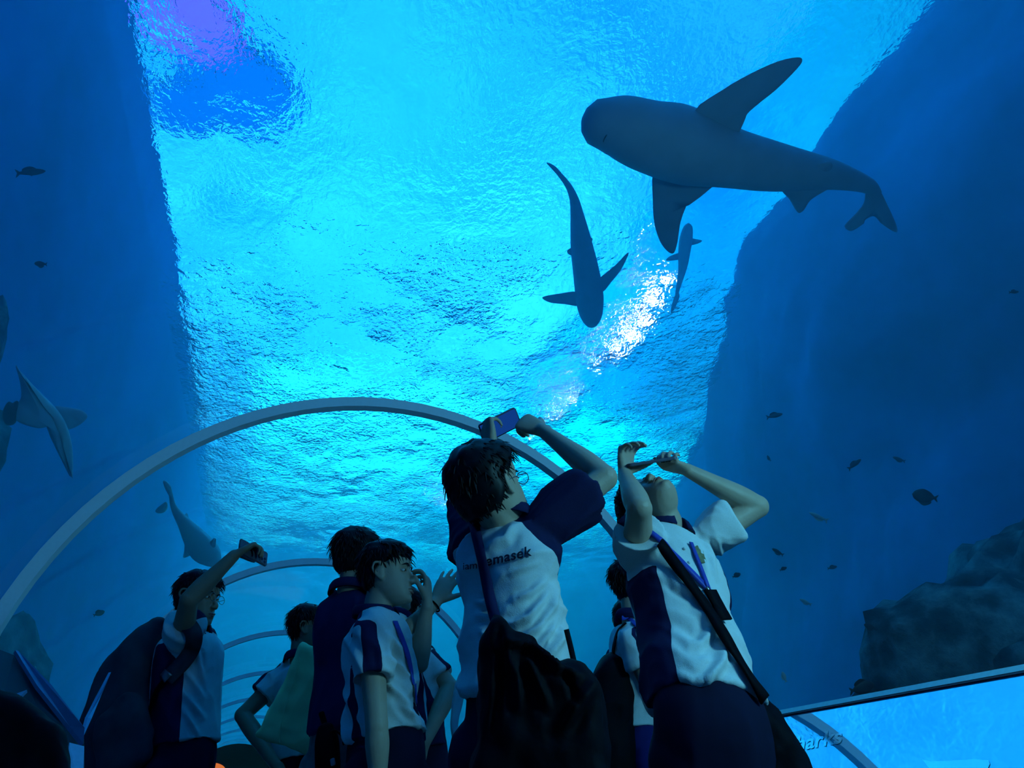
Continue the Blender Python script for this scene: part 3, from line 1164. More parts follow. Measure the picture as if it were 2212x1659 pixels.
def hand(wr, d, nrm, thumb_side, size=1.0, curl=(20, 25, 25, 30), spread=8, thumb=(50, 15, 20), flat=1.0):
    """wr wrist, d direction of the palm, nrm the way the palm faces, thumb_side +-1 along d x nrm"""
    d = unit(d)
    nrm = Vector(nrm)
    nrm = (nrm - d * nrm.dot(d)).normalized()
    s = d.cross(nrm).normalized() * thumb_side
    k = size
    P = []
    P.append(tube([wr - d * .02 * k, wr + d * .015 * k, wr + d * .045 * k, wr + d * .080 * k, wr + d * .092 * k],
                  [(.024 * k, .018 * k), (.027 * k, .018 * k), (.036 * k, .016 * k), (.040 * k, .012 * k), (.038 * k, .009 * k)], wide=s, n=16, power=2.5))
    P.append(ball(wr + d * .040 * k + s * .024 * k + nrm * .008 * k, (.016 * k,) * 3))
    offs = (.030, .0105, -.0095, -.029)
    lens = (.072, .080, .074, .058)
    cu = list(curl)
    for i in range(4):
        base = wr + d * (.088 - .004 * abs(i - 1.2)) * k + s * offs[i] * k
        a = math.radians(spread) * (1.5 - i) / 1.5
        dd = (d * math.cos(a) + s * math.sin(a)).normalized()
        c = cu[i]
        cc = c if isinstance(c, (tuple, list)) else (c, c * 1.1, c * .8)
        ax = s
        pts = [base - dd * .012 * k, base]
        ang = 0
        for j, fr in enumerate((.45, .30, .25)):
            ang += math.radians(cc[j])
            dir_ = dd * math.cos(ang) + nrm * math.sin(ang)
            pts.append(pts[-1] + dir_ * lens[i] * fr * k)
        rr = (.0092, .0092, .0084, .0078, .0066) if i != 3 else (.0080, .0080, .0074, .0068, .0058)
        P.append(tube(pts, [r * k for r in rr], n=10, seg=13))
    # thumb leaves the side of the palm near its base
    a0, a1, a2 = (math.radians(x) for x in thumb)
    p0 = wr + d * .018 * k + s * .018 * k + nrm * .004 * k
    td = (d * math.cos(a0) + s * math.sin(a0) + nrm * math.sin(a1) * .8).normalized()
    p1 = p0 + td * .034 * k
    td2 = (td + d * math.sin(a2) * .6 + nrm * math.sin(a1) * .4).normalized()
    p2 = p1 + td2 * .032 * k
    p3 = p2 + (td2 + d * math.sin(a2) * .5).normalized() * .026 * k
    P.append(tube([p0, p1, p2, p3], [.0135 * k, .0115 * k, .0098 * k, .0078 * k], n=10, seg=12))
    return P


# ------------------------------------------------------------------ cloth, skin, hair materials
def mat_skin(name, base):
    m, t, out = material(name)
    tc = t.add('ShaderNodeTexCoord')
    n = t.noise(22, 4, tc.outputs['Object'])
    col = t.mix(n, tuple(c * .86 for c in base), tuple(min(1, c * 1.1) for c in base))
    b = t.add('ShaderNodeBsdfPrincipled', i_Base_Color=col, i_Roughness=0.5)
    b.inputs['Specular IOR Level'].default_value = 0.35
    b.inputs['Subsurface Weight'].default_value = 0.0
    bp = t.add('ShaderNodeBump', i_Strength=0.12, i_Distance=0.004, i_Height=t.noise(160, 3, tc.outputs['Object']))
    t.l.new(bp.outputs[0], b.inputs['Normal'])
    t.l.new(b.outputs[0], out.inputs[0])
    return m


def mat_shirt(name, c0, c1, edge=0.0):
    """two-tone shirt; the panel borders come from the sewn-panel distance stored on the mesh"""
    m, t, out = material(name)
    at_ = t.add('ShaderNodeAttribute', attribute_name='panel')
    f = t.math('GREATER_THAN', at_.outputs['Fac'], edge)
    tc = t.add('ShaderNodeTexCoord')
    n = t.noise(420, 2, tc.outputs['Object'])
    n2 = t.noise(9, 4, tc.outputs['Object'])
    col = t.mix(f, c0, c1)
    col = t.mix(t.math('MULTIPLY', n, .25), col, tuple(c * .5 for c in c1))
    b = t.add('ShaderNodeBsdfPrincipled', i_Base_Color=col, i_Roughness=0.85)
    b.inputs['Specular IOR Level'].default_value = 0.15
    h = t.math('ADD', t.math('MULTIPLY', n, .15), n2)
    bp = t.add('ShaderNodeBump', i_Strength=0.35, i_Distance=0.012, i_Height=h)
    t.l.new(bp.outputs[0], b.inputs['Normal'])
    t.l.new(b.outputs[0], out.inputs[0])
    return m


SKIN = mat_skin('light_brown_skin', (0.52, 0.36, 0.27))
SKIN_D = mat_skin('brown_skin', (0.36, 0.23, 0.16))
HAIR = simple('black_hair', (0.004, 0.004, 0.007), 0.5, 0.22, vary=.4)
WHITE_C, NAVY_C = (0.80, 0.82, 0.82), (0.012, 0.014, 0.065)
SHIRT = mat_shirt('white_shirt_with_navy_panels', WHITE_C, NAVY_C)
NAVY = simple('navy_cloth', (0.014, 0.016, 0.075), .85, .15, .25, 12)
TROUSER = simple('dark_navy_trouser_cloth', (0.010, 0.011, 0.035), .9, .1, .25, 14)
BLACK = simple('black_nylon', (0.002, 0.0025, 0.006), .7, .08, .3, 30)
LIP = simple('lip', (0.34, 0.14, 0.12), .45, .3)
EYEW = simple('eye_white', (0.75, 0.75, 0.75), .2, .5)
IRIS = simple('dark_iris', (0.01, 0.008, 0.006), .1, .6)
METALF = simple('thin_metal_frame', (0.25, 0.25, 0.27), .3, .5, metal=.8)


def head_frame(fwd, up):
    y = unit(fwd)
    z = Vector(up)
    z = (z - y * z.dot(y)).normalized()
    x = y.cross(z)
    return Matrix((x, y, z)).transposed()


def person(label, hip, front, neck, head, hf, hu, SR, SL, ER=None, EL=None, WR=None, WL=None, hands=(),
           size=1.0, skin=None, shirt=None, shirt_fn=None, hair=(.022, .010, .014, .010), hair_seed=1, hair_len=.030,
           waist=(.140, .100), chest=(.160, .105), hem=(.150, .112), sleeve=(.062, .070), sleeve_len=.62, stripe=None,
           side_w=.42, trouser=None, glasses=False, front_top=None, fold=None, head_size=1.0, collar=True, hem_drop=0.0,
           legs=True, arm=1.0, voxel=.0045, eyes=True, mouth=0.0, folds=None, foldamp=.007, sleeve_open=True, collar_mat=None):
    skin = skin or SKIN
    k = size
    front = unit(front)
    ft = unit(front_top if front_top is not None else front)
    base = Vector((hip.x, hip.y, 0.0))
    root = empty('person', base, label, 'person')
    spine = (neck - hip)
    up = spine.normalized()

    def frame(t):
        fr = (front * (1 - t) + ft * t)
        fr = (fr - up * fr.dot(up)).normalized()
        return fr.cross(up).normalized(), fr        # right-hand side of the person, front

    side0, f0 = frame(0)
    side1, f1 = frame(1)
    shoulder_c = (SR + SL) / 2
    # ---------------- skin: head, neck, trunk core, arms, hands as one surface
    R = head_frame(hf, hu)
    hs = k * head_size

    def H(p):
        return head + R @ (Vector(p) * hs)

    P = [([H(p) for p in v], f) for v, f in HEAD]
    P.append(tube([neck - up * .03, neck.lerp(H((0, -.03, -.07)), .55), H((0, -.022, -.040))],
                  [(.062 * k, .058 * k), (.052 * k, .053 * k), (.052 * k, .054 * k)], wide=R @ V(1, 0, 0), n=20))
    P.append(tube([hip, hip + spine * .45, hip + spine * .8, neck - up * .02],
                  [(hem[0] * .8 * k, hem[1] * .75 * k), (waist[0] * .8 * k, waist[1] * .75 * k), (chest[0] * .8 * k, chest[1] * .75 * k), (.06 * k, .05 * k)], wide=side1, n=20))
    ar_ = k * arm
    for S_, E_, W_ in ((SR, ER, WR), (SL, EL, WL)):
        if E_ is None:
            continue
        inner = S_.lerp(shoulder_c, .35)
        P.append(tube([inner, S_, S_.lerp(E_, .45), S_.lerp(E_, .85), E_], [.045 * ar_, .048 * ar_, .043 * ar_, .037 * ar_, .037 * ar_], n=16))
        P.append(ball(E_, .0375 * ar_))
        if W_ is not None:
            P.append(tube([E_, E_.lerp(W_, .28), E_.lerp(W_, .65), W_], [(.036 * ar_, .036 * ar_), (.040 * ar_, .038 * ar_), (.031 * ar_, .029 * ar_), (.0255 * ar_, .021 * ar_)], n=16))
    for h in hands:
        P += hand(**h)
    me, co = remesh(P, voxel, 3, .45)
    body = finish(me, co, 'body', skin, root)
    # ---------------- hair
    hp = [([H(p) for p in v], f) for v, f in hair_pieces(hair, hair_seed, slen=hair_len)]
    part('hair', merge(hp), HAIR, root)
    # ---------------- face parts
    if eyes:
        X_, Y_, Z_ = R @ V(1, 0, 0), R @ V(0, 1, 0), R @ V(0, 0, 1)
        for sx in (-1, 1):
            e = part('eye', ball(H((sx * .0315, .0675, .000)), (.0125 * hs, .0085 * hs, .0058 * hs), axes=(X_, Y_, Z_)), EYEW, root)
            part('iris', ball(H((sx * .0300, .0725, .000)), (.0055 * hs, .0045 * hs, .0054 * hs), axes=(X_, Y_, Z_)), IRIS, root, parent=e)
            part('eyebrow', tube([H((sx * .014, .0865, .017)), H((sx * .030, .0850, .023)), H((sx * .047, .0740, .017))], [(.0022 * hs, .0035 * hs), (.0024 * hs, .0038 * hs), (.001, .0015)], n=8), HAIR, root)
            part('eyelid', tube([H((sx * .0185, .0765, -.001)), H((sx * .031, .0785, .0055)), H((sx * .0445, .0700, .001))], [.0015 * hs, .0026 * hs, .0014 * hs], n=8), skin, root)
        part('lip', tube([H((-.021, .0830, -.0700)), H((-.009, .0925, -.0670)), H((0, .0925, -.0682)), H((.009, .0925, -.0670)), H((.021, .0830, -.0700))], [.0012, .0038 * hs, .0034 * hs, .0038 * hs, .0012], n=8), LIP, root)
        part('lip', tube([H((-.019, .0825, -.0725 - mouth)), H((0, .0915, -.0765 - mouth)), H((.019, .0825, -.0725 - mouth))], [.0012, .0045 * hs, .0012], n=8), LIP, root)
    if glasses:
        g_ = []
        for sx in (-1, 1):
            ring_ = [H((sx * .032 + .022 * math.cos(a), .098 - .35 * abs(sx * .032 + .022 * math.cos(a)) * abs(.022 * math.cos(a) + .01), -.002 + .017 * math.sin(a))) for a in np.linspace(0, 2 * math.pi, 20)]
            g_.append(tube(ring_, [.0013] * 20, n=6, seg=40))
            g_.append(tube([H((sx * .054, .094, .004)), H((sx * .074, .05, .006)), H((sx * .079, -.005, .004))], [.0013] * 3, n=6, seg=9))
        g_.append(tube([H((-.010, .099, 0)), H((0, .101, .004)), H((.010, .099, 0))], [.0013] * 3, n=6))
        part('glasses', merge(g_), METALF, root)
    # ---------------- shirt
    hemc = hip - up * hem_drop
    rows = [(hemc, hem), (hip + spine * .18, ((hem[0] + waist[0]) / 2, (hem[1] + waist[1]) / 2)), (hip + spine * .42, waist), (hip + spine * .72, chest),
            (hip + spine * .88, (chest[0] * .86, chest[1] * .82)), (neck - up * .020, (.068, .062))]
    SP = [tube([r[0] for r in rows], [(r[1][0] * k, r[1][1] * k) for r in rows], wide=side1, n=28, seg=24, power=2.3, round_ends=False)]
    for S_, E_ in ((SR, ER), (SL, EL)):
        SP.append(tube([neck - up * .035, neck.lerp(S_, .55) - up * .004, S_], [(.052 * k, .05 * k), (.060 * k, .052 * k), (sleeve[0] * k * .96,) * 2], n=18))
        SP.append(ball(S_, sleeve[0] * k))
        SP.append(tube([S_, S_.lerp(hip + spine * .62, .38)], [sleeve[0] * k * .95, sleeve[0] * k * .9], n=16))
        if E_ is not None:
            a = S_
            b = S_.lerp(E_, sleeve_len)
            dd = (b - a).normalized()
            if sleeve_open:
                v, f = tube([a, a.lerp(b, .5), b, b - dd * .002, b - dd * .03, b - dd * .05],
                            [sleeve[0] * k, (sleeve[0] + sleeve[1]) / 2 * k, sleeve[1] * k, (sleeve[1] - .011) * k, (sleeve[1] - .012) * k, (sleeve[1] - .014) * k], n=20, seg=26, round_ends=False)
            else:
                v, f = tube([a, a.lerp(b, .5), b], [sleeve[0] * k, (sleeve[0] + sleeve[1]) / 2 * k, sleeve[1] * k], n=20, seg=10, round_ends=False)
            SP.append((v, f))
    me, co = remesh(SP, .006, 5, .5)
    nr = normals_of(me)
    ax = fold if fold is not None else (side1 * .8 + up * .5)
    co = ndisp(co, nr, foldamp * 1.9, 10, ax, 3.6, 3.1 + hair_seed, True)
    co = ndisp(co, nr, foldamp * 1.3, 5.5, None, 1, 1.7 + hair_seed)
    co = ndisp(co, nr, foldamp * .5, 21, ax, 3.0, 9.1 + hair_seed, True)
    co = press_folds(co, nr, folds)
    # panels
    hipv, upv, s1, f1v = np.array(hip), np.array(up), np.array(side1), np.array(f1)
    rel = co - hipv
    tt = rel @ upv
    sx_ = rel @ s1
    fy_ = rel @ f1v
    tl = spine.length
    cc = np.interp(tt / tl, [0, .42, .72, 1.0], [hem[1] / hem[0], waist[1] / waist[0], chest[1] / chest[0], .9])
    angr = np.abs(np.arctan2(fy_ / cc, sx_))
    angl = np.abs(np.arctan2(fy_ / cc, -sx_))
    sd = np.maximum(side_w - angr, side_w - angl)
    field = dict(t=tt / tl, sx=sx_, fy=fy_, side=sd, angr=angr, angl=angl)
    arms = []
    for S_, E_, sg in ((SR, ER, 1), (SL, EL, -1)):
        if E_ is None:
            arms.append(None); continue
        a = np.array(S_); dv = np.array((E_ - S_).normalized())
        r_ = co - a
        al = r_ @ dv
        pr = r_ - al[:, None] * dv
        dist = np.linalg.norm(pr, axis=1)
        out_ = (stripe[0 if sg == 1 else 1] if stripe else None)
        o_ = np.array(out_ if out_ is not None else side1 * sg)
        o_ = o_ - dv * (o_ @ dv); o_ /= np.linalg.norm(o_)
        c_ = (pr @ o_) / np.maximum(dist, 1e-5)
        arms.append((al, dist, np.arccos(np.clip(c_, -1, 1))))
    field['arms'] = arms
    field['co'] = co
    fn = shirt_fn or uniform_panels
    pan = fn(field, k, sleeve, size)
    sm = shirt or SHIRT
    so = finish(me, co, 'shirt', sm, root, {'panel': pan})
    if collar:
        cf = neck + up * .012
        ring_ = []
        for a in np.linspace(-math.pi * .46, math.pi * 1.46, 22):
            ring_.append(cf + side1 * (.068 * k * math.cos(a)) + f1 * (.064 * k * math.sin(a) * -1) + up * (.006 - .016 * max(0, -math.sin(a) * -1 * -1)))
        ring_ = [cf + up * .002 + side1 * (.073 * k * math.sin(a)) - f1 * (.069 * k * math.cos(a)) - up * (.022 * (1 - math.cos(a)) / 2 * 1.3) for a in np.linspace(-math.pi * .93, math.pi * .93, 24)]
        v, f = tube(ring_, [(.006, .021)] * 24, wide=None, n=8, seg=46)
        # a band standing up round the neck and folded over
        v, f = [], []
        m_ = len(ring_)
        lay = [(-.004, -.012), (.001, .022), (.006, .024), (.013, .014), (.019, -.014), (.015, -.016), (.010, .010), (.004, .014)]
        for i, c in enumerate(ring_):
            r0 = (c - cf)
            r0 = (r0 - up * r0.dot(up)).normalized()
            pt = 1.0 + .55 * max(0, abs(i / (m_ - 1) - .5) * 2 - .8) / .2
            for (ro, hh) in lay:
                v.append(c + r0 * ro * k + up * (hh * k if hh > 0 else hh * k * pt))
        L_ = len(lay)
        for i in range(m_ - 1):
            for j in range(L_):
                a, b = i * L_ + j, i * L_ + (j + 1) % L_
                f.append((a, b, b + L_, a + L_))
        f.append(tuple(range(L_))[::-1]); f.append(tuple(range((m_ - 1) * L_, m_ * L_)))
        part('collar', (v, f), collar_mat or NAVY, root)
    # ---------------- trousers and shoes
    tm = trouser or TROUSER
    TP = [tube([hip + up * .04, hip - up * .06, hip - V(0, 0, .16)], [(hem[0] * .92 * k, hem[1] * .9 * k), (hem[0] * .98 * k, hem[1] * .98 * k), (hem[0] * .95 * k, hem[1] * .95 * k)], wide=side0, n=24)]
    for sg in (-1, 1):
        hj = hip + side0 * (sg * .082 * k) - V(0, 0, .12)
        ft_ = V(hip.x, hip.y, 0) + side0 * (sg * .11) - V(*(0, 0, 0))
        knee = hj.lerp(ft_, .5) + f0 * .02
        TP.append(tube([hj, knee, V(ft_.x, ft_.y, .09)], [(.088 * k, .092 * k), (.066 * k, .066 * k), (.055 * k, .06 * k)], wide=side0, n=20))
        toe = V(ft_.x, ft_.y, 0)
        part('shoe', tube([toe - f0 * .07 + V(0, 0, .045), toe + f0 * .03 + V(0, 0, .045), toe + f0 * .15 + V(0, 0, .032)],
                          [(.035, .044), (.042, .044), (.036, .030)], wide=side0, n=14, power=2.6), BLACK, root)
    me, co = remesh(TP, .009, 4, .5)
    co = ndisp(co, normals_of(me), .007, 9, up, 2.0, 5.0 + hair_seed, True)
    finish(me, co, 'trousers', tm, root)
    return root, dict(H=H, R=R, up=up, side=side1, front=f1, neck=neck, hip=hip, shirt=so, hs=hs)


def uniform_panels(fl_, k, sleeve, size):
    """navy side panels and a navy stripe down the shoulder and sleeve, white elsewhere"""
    sd = fl_['side'].copy()
    sd = np.where(fl_['t'] > .86, -1, sd)
    res = sd * .15
    for a in fl_['arms']:
        if a is None:
            continue
        al, dist, ang = a
        ins = (al > -.01) & (dist < (sleeve[1] + .022) * k)
        st = (.42 - ang) * .06
        res = np.where(ins, st, res)
    # shoulder seam stripe
    top = (fl_['t'] > .84) & ~np.any([(a[0] > -.01) & (a[1] < (sleeve[1] + .022) * k) for a in fl_['arms'] if a is not None], axis=0)
    res = np.where(top, .022 - np.abs(fl_['fy']), res)
    return res


def press_folds(co, nr, folds):
    """raise cloth folds along the given creases"""
    if not folds:
        return co
    R3, U3, F3 = np.array(RT), np.array(UP), np.array(FW)
    rel = co - np.array(CAMP)
    dp = rel @ F3
    px = 1106 + FPX * (rel @ R3) / dp
    py = 829.5 - FPX * (rel @ U3) / dp
    face = (nr * rel).sum(1) / np.linalg.norm(rel, axis=1) < .15
    h = np.zeros(len(co))
    for line_, wd, amp in folds:
        best = np.full(len(co), 1e9)
        tt = np.zeros(len(co))
        P_ = np.array(line_, float)
        for i in range(len(P_) - 1):
            a, b = P_[i], P_[i + 1]
            ab = b - a
            t = np.clip(((px - a[0]) * ab[0] + (py - a[1]) * ab[1]) / (ab @ ab), 0, 1)
            d = np.hypot(px - a[0] - t * ab[0], py - a[1] - t * ab[1])
            m = d < best
            best[m] = d[m]
            tt[m] = (i + t[m]) / (len(P_) - 1)
        env = np.sin(np.clip(tt, .04, .96) * math.pi) ** .6
        g1 = np.exp(-(best / wd) ** 2)
        g2 = np.exp(-((best - wd * 2.0) / (wd * 1.1)) ** 2)
        h += .82 * amp * env * (g1 - .45 * g2)
    h[~face] = 0
    return co + nr * h[:, None]


def surf_point(o, origin, direction):
    """first hit of a ray on an object built in world coordinates minus its root"""
    bvh = o.get('_bvh')
    return None


def bvh_of(o, root):
    me = o.data
    off = Vector(root.location)
    vs = [v.co + off for v in me.vertices]
    fs = [tuple(p.vertices) for p in me.polygons]
    return BVHTree.FromPolygons(vs, fs)


def band_on(bvh, pts, width, lift=.004, thick=.003, n=40, dirs=None, toward=None):
    """a flat strap laid on a surface: control points are projected on it along `toward`"""
    C_, _ = crom(pts, [(0,)] * len(pts), n)
    out = []
    for c in C_:
        loc, nr, idx, d = bvh.find_nearest(c)
        if toward is not None:
            h = bvh.ray_cast(c - Vector(toward) * .4, Vector(toward), .8)
            if h[0] is not None:
                loc, nr = h[0], h[1]
        out.append((loc + nr * lift, nr) if loc is not None and (loc - c).length < .08 else (c, nr or V(0, -1, 0)))
    # smooth positions
    pos = [p for p, _ in out]
    nrm_ = [q_ for _, q_ in out]
    for it in range(3):
        pos = [pos[0]] + [(pos[i - 1] + pos[i] * 2 + pos[i + 1]) / 4 for i in range(1, len(pos) - 1)] + [pos[-1]]
        nrm_ = [nrm_[0]] + [(nrm_[i - 1] + nrm_[i] * 2 + nrm_[i + 1]).normalized() for i in range(1, len(pos) - 1)] + [nrm_[-1]]
    return strap(pos, nrm_, width, thick)


def strap(pos, nrm_, width, thick):
    v, f = [], []
    m = len(pos)
    for i in range(m):
        t = (pos[min(i + 1, m - 1)] - pos[max(i - 1, 0)]).normalized()
        s = t.cross(nrm_[i]).normalized()
        nn = s.cross(t).normalized()
        if nn.dot(nrm_[i]) < 0: nn = -nn
        w_ = width[i] if isinstance(width, (list, tuple, np.ndarray)) else width
        v += [pos[i] - s * w_ / 2, pos[i] + s * w_ / 2, pos[i] + s * w_ / 2 + nn * thick, pos[i] - s * w_ / 2 + nn * thick]
    for i in range(m - 1):
        for j in range(4):
            a, b = i * 4 + j, i * 4 + (j + 1) % 4
            f.append((a, b, b + 4, a + 4))
    f.append((3, 2, 1, 0)); f.append(tuple(range((m - 1) * 4, m * 4)))
    return v, f
# ------------------------------------------------------------------ directions in the place as seen from the walkway
FH = V(math.sin(YAW), math.cos(YAW), 0)      # ahead
RH = V(math.cos(YAW), -math.sin(YAW), 0)     # to the right
ZU = V(0, 0, 1)


def dirv(r, a, u):
    return unit(RH * r + FH * a + ZU * u)


def phone(name_label, c, wide_d, long_d, cat='phone', L=.150, W=.072, T=.009):
    """slab phone: long side along long_d, short side along wide_d"""
    l = unit(long_d)
    w_ = Vector(wide_d); w_ = (w_ - l * w_.dot(l)).normalized()
    n_ = l.cross(w_)
    e = empty('phone', c, name_label, cat)
    bm = bmesh.new()
    vs = []
    for zz in (-1, 1):
        row = []
        for cx_, cy_ in ((1, 1), (-1, 1), (-1, -1), (1, -1)):
            for a in range(4):
                an = math.radians({(1, 1): 0, (-1, 1): 90, (-1, -1): 180, (1, -1): 270}[(cx_, cy_)] + a * 30)
                x = cx_ * (L / 2 - .009) + .009 * math.cos(an)
                y = cy_ * (W / 2 - .009) + .009 * math.sin(an)
                row.append(bm.verts.new(l * x + w_ * y + n_ * (zz * T / 2)))
        vs.append(row)
    bm.faces.new(vs[0][::-1]); bm.faces.new(vs[1])
    m = len(vs[0])
    for i in range(m):
        bm.faces.new((vs[0][i], vs[0][(i + 1) % m], vs[1][(i + 1) % m], vs[1][i]))
    bmesh.ops.bevel(bm, geom=[ed for ed in bm.edges if abs((ed.verts[0].co - ed.verts[1].co).dot(n_)) < 1e-6], offset=.0018, segments=2, affect='EDGES')
    me = bpy.data.meshes.new('case'); bm.to_mesh(me); bm.free()
    link('case', me, M_PHONE, e)
    # screen on the +n side, camera island on the -n side
    sc = [l * (a * (L / 2 - .004)) + w_ * (b * (W / 2 - .004)) + n_ * (T / 2 + .0006) for a, b in ((1, 1), (-1, 1), (-1, -1), (1, -1))]
    link('screen', mesh('screen', sc, [(0, 1, 2, 3)], False), M_SCREEN, e)
    ic = l * (L / 2 - .024) + w_ * (W / 2 - .022) - n_ * (T / 2)
    iv, iff = tube([ic + n_ * .002, ic - n_ * .0015], [(.017, .017)] * 2, wide=l, n=24, seg=2, power=5, round_ends=False)
    isl = link('camera_island', mesh('camera_island', iv, iff, False), M_ISLAND, e)
    for a, b in ((.008, .008), (.008, -.008), (-.008, 0)):
        q_ = ic + l * a + w_ * b
        v, f = tube([q_, q_ - n_ * .0035], [.0062] * 2, n=16, seg=2, round_ends=False)
        link('lens', mesh('lens', v, f, False), M_LENS, isl)
    return e


M_PHONE = simple('phone_case', (0.10, 0.11, 0.16), .35, .5)
M_ISLAND = simple('camera_island', (0.14, 0.15, 0.2), .3, .5)
M_LENS = simple('lens_glass', (0.01, 0.01, 0.02), .05, .8)
M_SCREEN = mat_emit('lit_phone_screen', (0.01, 0.10, 0.55), 0.35)


def soft(name, outline_px, g0, thick, mat, label, cat, parts=(), bump=.012, n_dir=None, seed=1.0, gfun=None, folds=None):
    """a soft bag: puffed cloth body with folds, standing g0 metres ahead"""
    pts = smooth_outline([gd(x, y, gfun(x, y) if gfun else g0) for x, y in outline_px], 3)
    c = sum(pts, V(0, 0, 0)) / len(pts)
    root = empty('bag', c, label, cat)
    n_ = unit(n_dir) if n_dir is not None else unit(CAMP - c)
    m = len(pts)
    v, f = [], []
    lay = [(1.0, .12), (.985, .45), (.94, .75), (.84, .93), (.66, 1.0), (.45, 1.0), (.22, 1.0)]
    for s_ in (1, -1):
        for sc, h in lay:
            v += [c + (p - c) * sc + n_ * (thick / 2 * h * s_) for p in pts]
    L_ = len(lay)
    for side in (0, 1):
        for k in range(L_ - 1):
            for i in range(m):
                a, b = (side * L_ + k) * m + i, (side * L_ + k) * m + (i + 1) % m
                q_ = (a, b, b + m, a + m)
                f.append(q_ if side == 0 else q_[::-1])
        top = tuple((side * L_ + L_ - 1) * m + i for i in range(m))
        f.append(top if side == 0 else top[::-1])
    for i in range(m):
        a, b = i, (i + 1) % m
        f.append((b, a, L_ * m + a, L_ * m + b))
    me, co = remesh([(v, f)], .007, 2, .5)
    nr = normals_of(me)
    co = ndisp(co, nr, bump, 9, V(.3, 0, 1), 2.5, seed, True)
    co = ndisp(co, nr, bump * .6, 22, None, 1, seed + 3)
    co = press_folds(co, nr, folds)
    body = finish(me, co, 'body', mat, root)
    return root, body


def strap_px(root, name, px, width, mat, thick=.003, g0=None, parent=None, lift=.006, surf=None, n=40, smooth_n=3):
    """a strap through pixels; laid on a surface when one is given, else free at distance g0"""
    pts, nrm_ = [], []
    for x, y, *rest in px:
        gg = rest[0] if rest else g0
        d = ray(x, y).normalized()
        hit = surf.ray_cast(CAMP, d, 6) if surf is not None and not rest else (None,) * 4
        if hit[0] is not None:
            pts.append(hit[0] - d * lift)
            nrm_.append(hit[1])
        else:
            pts.append(gd(x, y, gg if gg else 2.0)); nrm_.append(-d)
    C_, N_ = crom(pts, [tuple(a) for a in nrm_], n)
    N_ = [unit(a) for a in N_]
    if surf is not None:
        out = []
        for c in C_:
            d = (c - CAMP).normalized()
            h = surf.ray_cast(CAMP, d, 6)
            out.append(h[0] - d * lift if h[0] is not None and (h[0] - c).length < .05 else c)
        C_ = out
        for _ in range(smooth_n):
            C_ = [C_[0]] + [(C_[i - 1] + C_[i] * 2 + C_[i + 1]) / 4 for i in range(1, len(C_) - 1)] + [C_[-1]]
    return part(name, strap(C_, N_, width, thick), mat, root, True, parent)


# ================================================================== G: tall boy seen from behind
g = 1.74
WRg, ERg, SRg = gd(1172, 930, g + .17), gd(1306, 1032, g + .02), gd(1168, 1146, g + .00)
SLg = gd(1020, 1178, g + .10)
ELg = gd(1030, 1050, g + .34)
WLg = gd(1062, 962, g + .20)
phone_c = gd(1083, 918, g + .22)
ph_l = unit(gd(1130, 893, g + .22) - gd(1040, 938, g + .22))
ph_n = unit(phone_c - CAMP)
G, g_ = person('person seen from behind, lettered white shirt, navy sleeves, both arms raised with a phone',
               hip=gd(1118, 1500, g), front=dirv(.32, 1, 0), neck=gd(1092, 1128, g + .02),
               head=gd(1062, 1058, g - .04), hf=dirv(.62, .55, .50), hu=dirv(-.42, -.35, .85),
               SR=SRg, SL=SLg, ER=ERg, EL=ELg, WR=WRg, WL=WLg,
               hands=(dict(wr=WRg, d=gd(1118, 905, g + .20) - WRg, nrm=(gd(1090, 925, g + .3) - WRg), thumb_side=-1, size=.92,
                           curl=((55, 60, 30), (62, 62, 35), (66, 64, 35), (70, 66, 35)), thumb=(50, 35, 20), spread=2),
                      dict(wr=WLg, d=gd(1052, 925, g + .20) - WLg, nrm=(gd(1120, 918, g + .28) - WLg), thumb_side=1, size=.92,
                           curl=((45, 55, 35), (55, 60, 35), (60, 60, 35), (66, 60, 35)), thumb=(45, 35, 20), spread=2)),
               size=.97, skin=SKIN, hair=(.028, .022, .028, .012), hair_seed=11, hair_len=.032,
               waist=(.128, .100), chest=(.142, .105), hem=(.132, .108), sleeve=(.066, .080), sleeve_len=.66,
               shirt_fn=lambda f_, k, sl, sz: np.maximum.reduce([np.minimum(a[0] + .05 - .3 * np.maximum(0, a[1] - .07), .125 - a[1]) for a in f_['arms']]),
               fold=dirv(.75, 0, .55), foldamp=.010, head_size=1.0, eyes=True, glasses=True,
               folds=[([(1112, 1296), (1150, 1280), (1180, 1252)], 7, .013), ([(1075, 1352), (1112, 1348), (1142, 1334), (1172, 1298), (1192, 1268)], 8, .018), ([(1125, 1378), (1165, 1355), (1195, 1312), (1208, 1262)], 8, .018),
                      ([(1165, 1400), (1192, 1360), (1214, 1308)], 8, .016), ([(1028, 1298), (1056, 1306)], 6, .011), ([(1032, 1330), (1062, 1336)], 6, .011), ([(1036, 1362), (1058, 1382)], 6, .011), ([(1058, 1178), (1092, 1164), (1110, 1130)], 9, .012),
                      ([(1105, 1238), (1135, 1226), (1165, 1214)], 6, .008), ([(1185, 1420), (1212, 1380), (1228, 1320)], 9, .014)])
phone('phone in a dark case held sideways overhead by the boy with lettering on his back', gd(1080, 918, g + .22), ph_l.cross(ph_n + ZU * .5), ph_l, L=.135, W=.066)

gb = bvh_of(g_['shirt'], G)


def print_on(root, shirt_obj, bvh, me, x0, y0, sc, slope, mat, name, lift=.0018):
    off = Vector(root.location)
    ok = True
    for vv in me.vertices:
        x, y, z = vv.co
        px = x0 + x * sc
        py = y0 - x * sc * slope - y * sc
        d = ray(px, py).normalized()
        h = bvh.ray_cast(CAMP, d, 6)
        if h[0] is None:
            h = (gd(px, py, 1.7), None)
        vv.co = h[0] - d * (lift + z * .3) - off
    return link(name, me, mat, None if shirt_obj is None else shirt_obj)


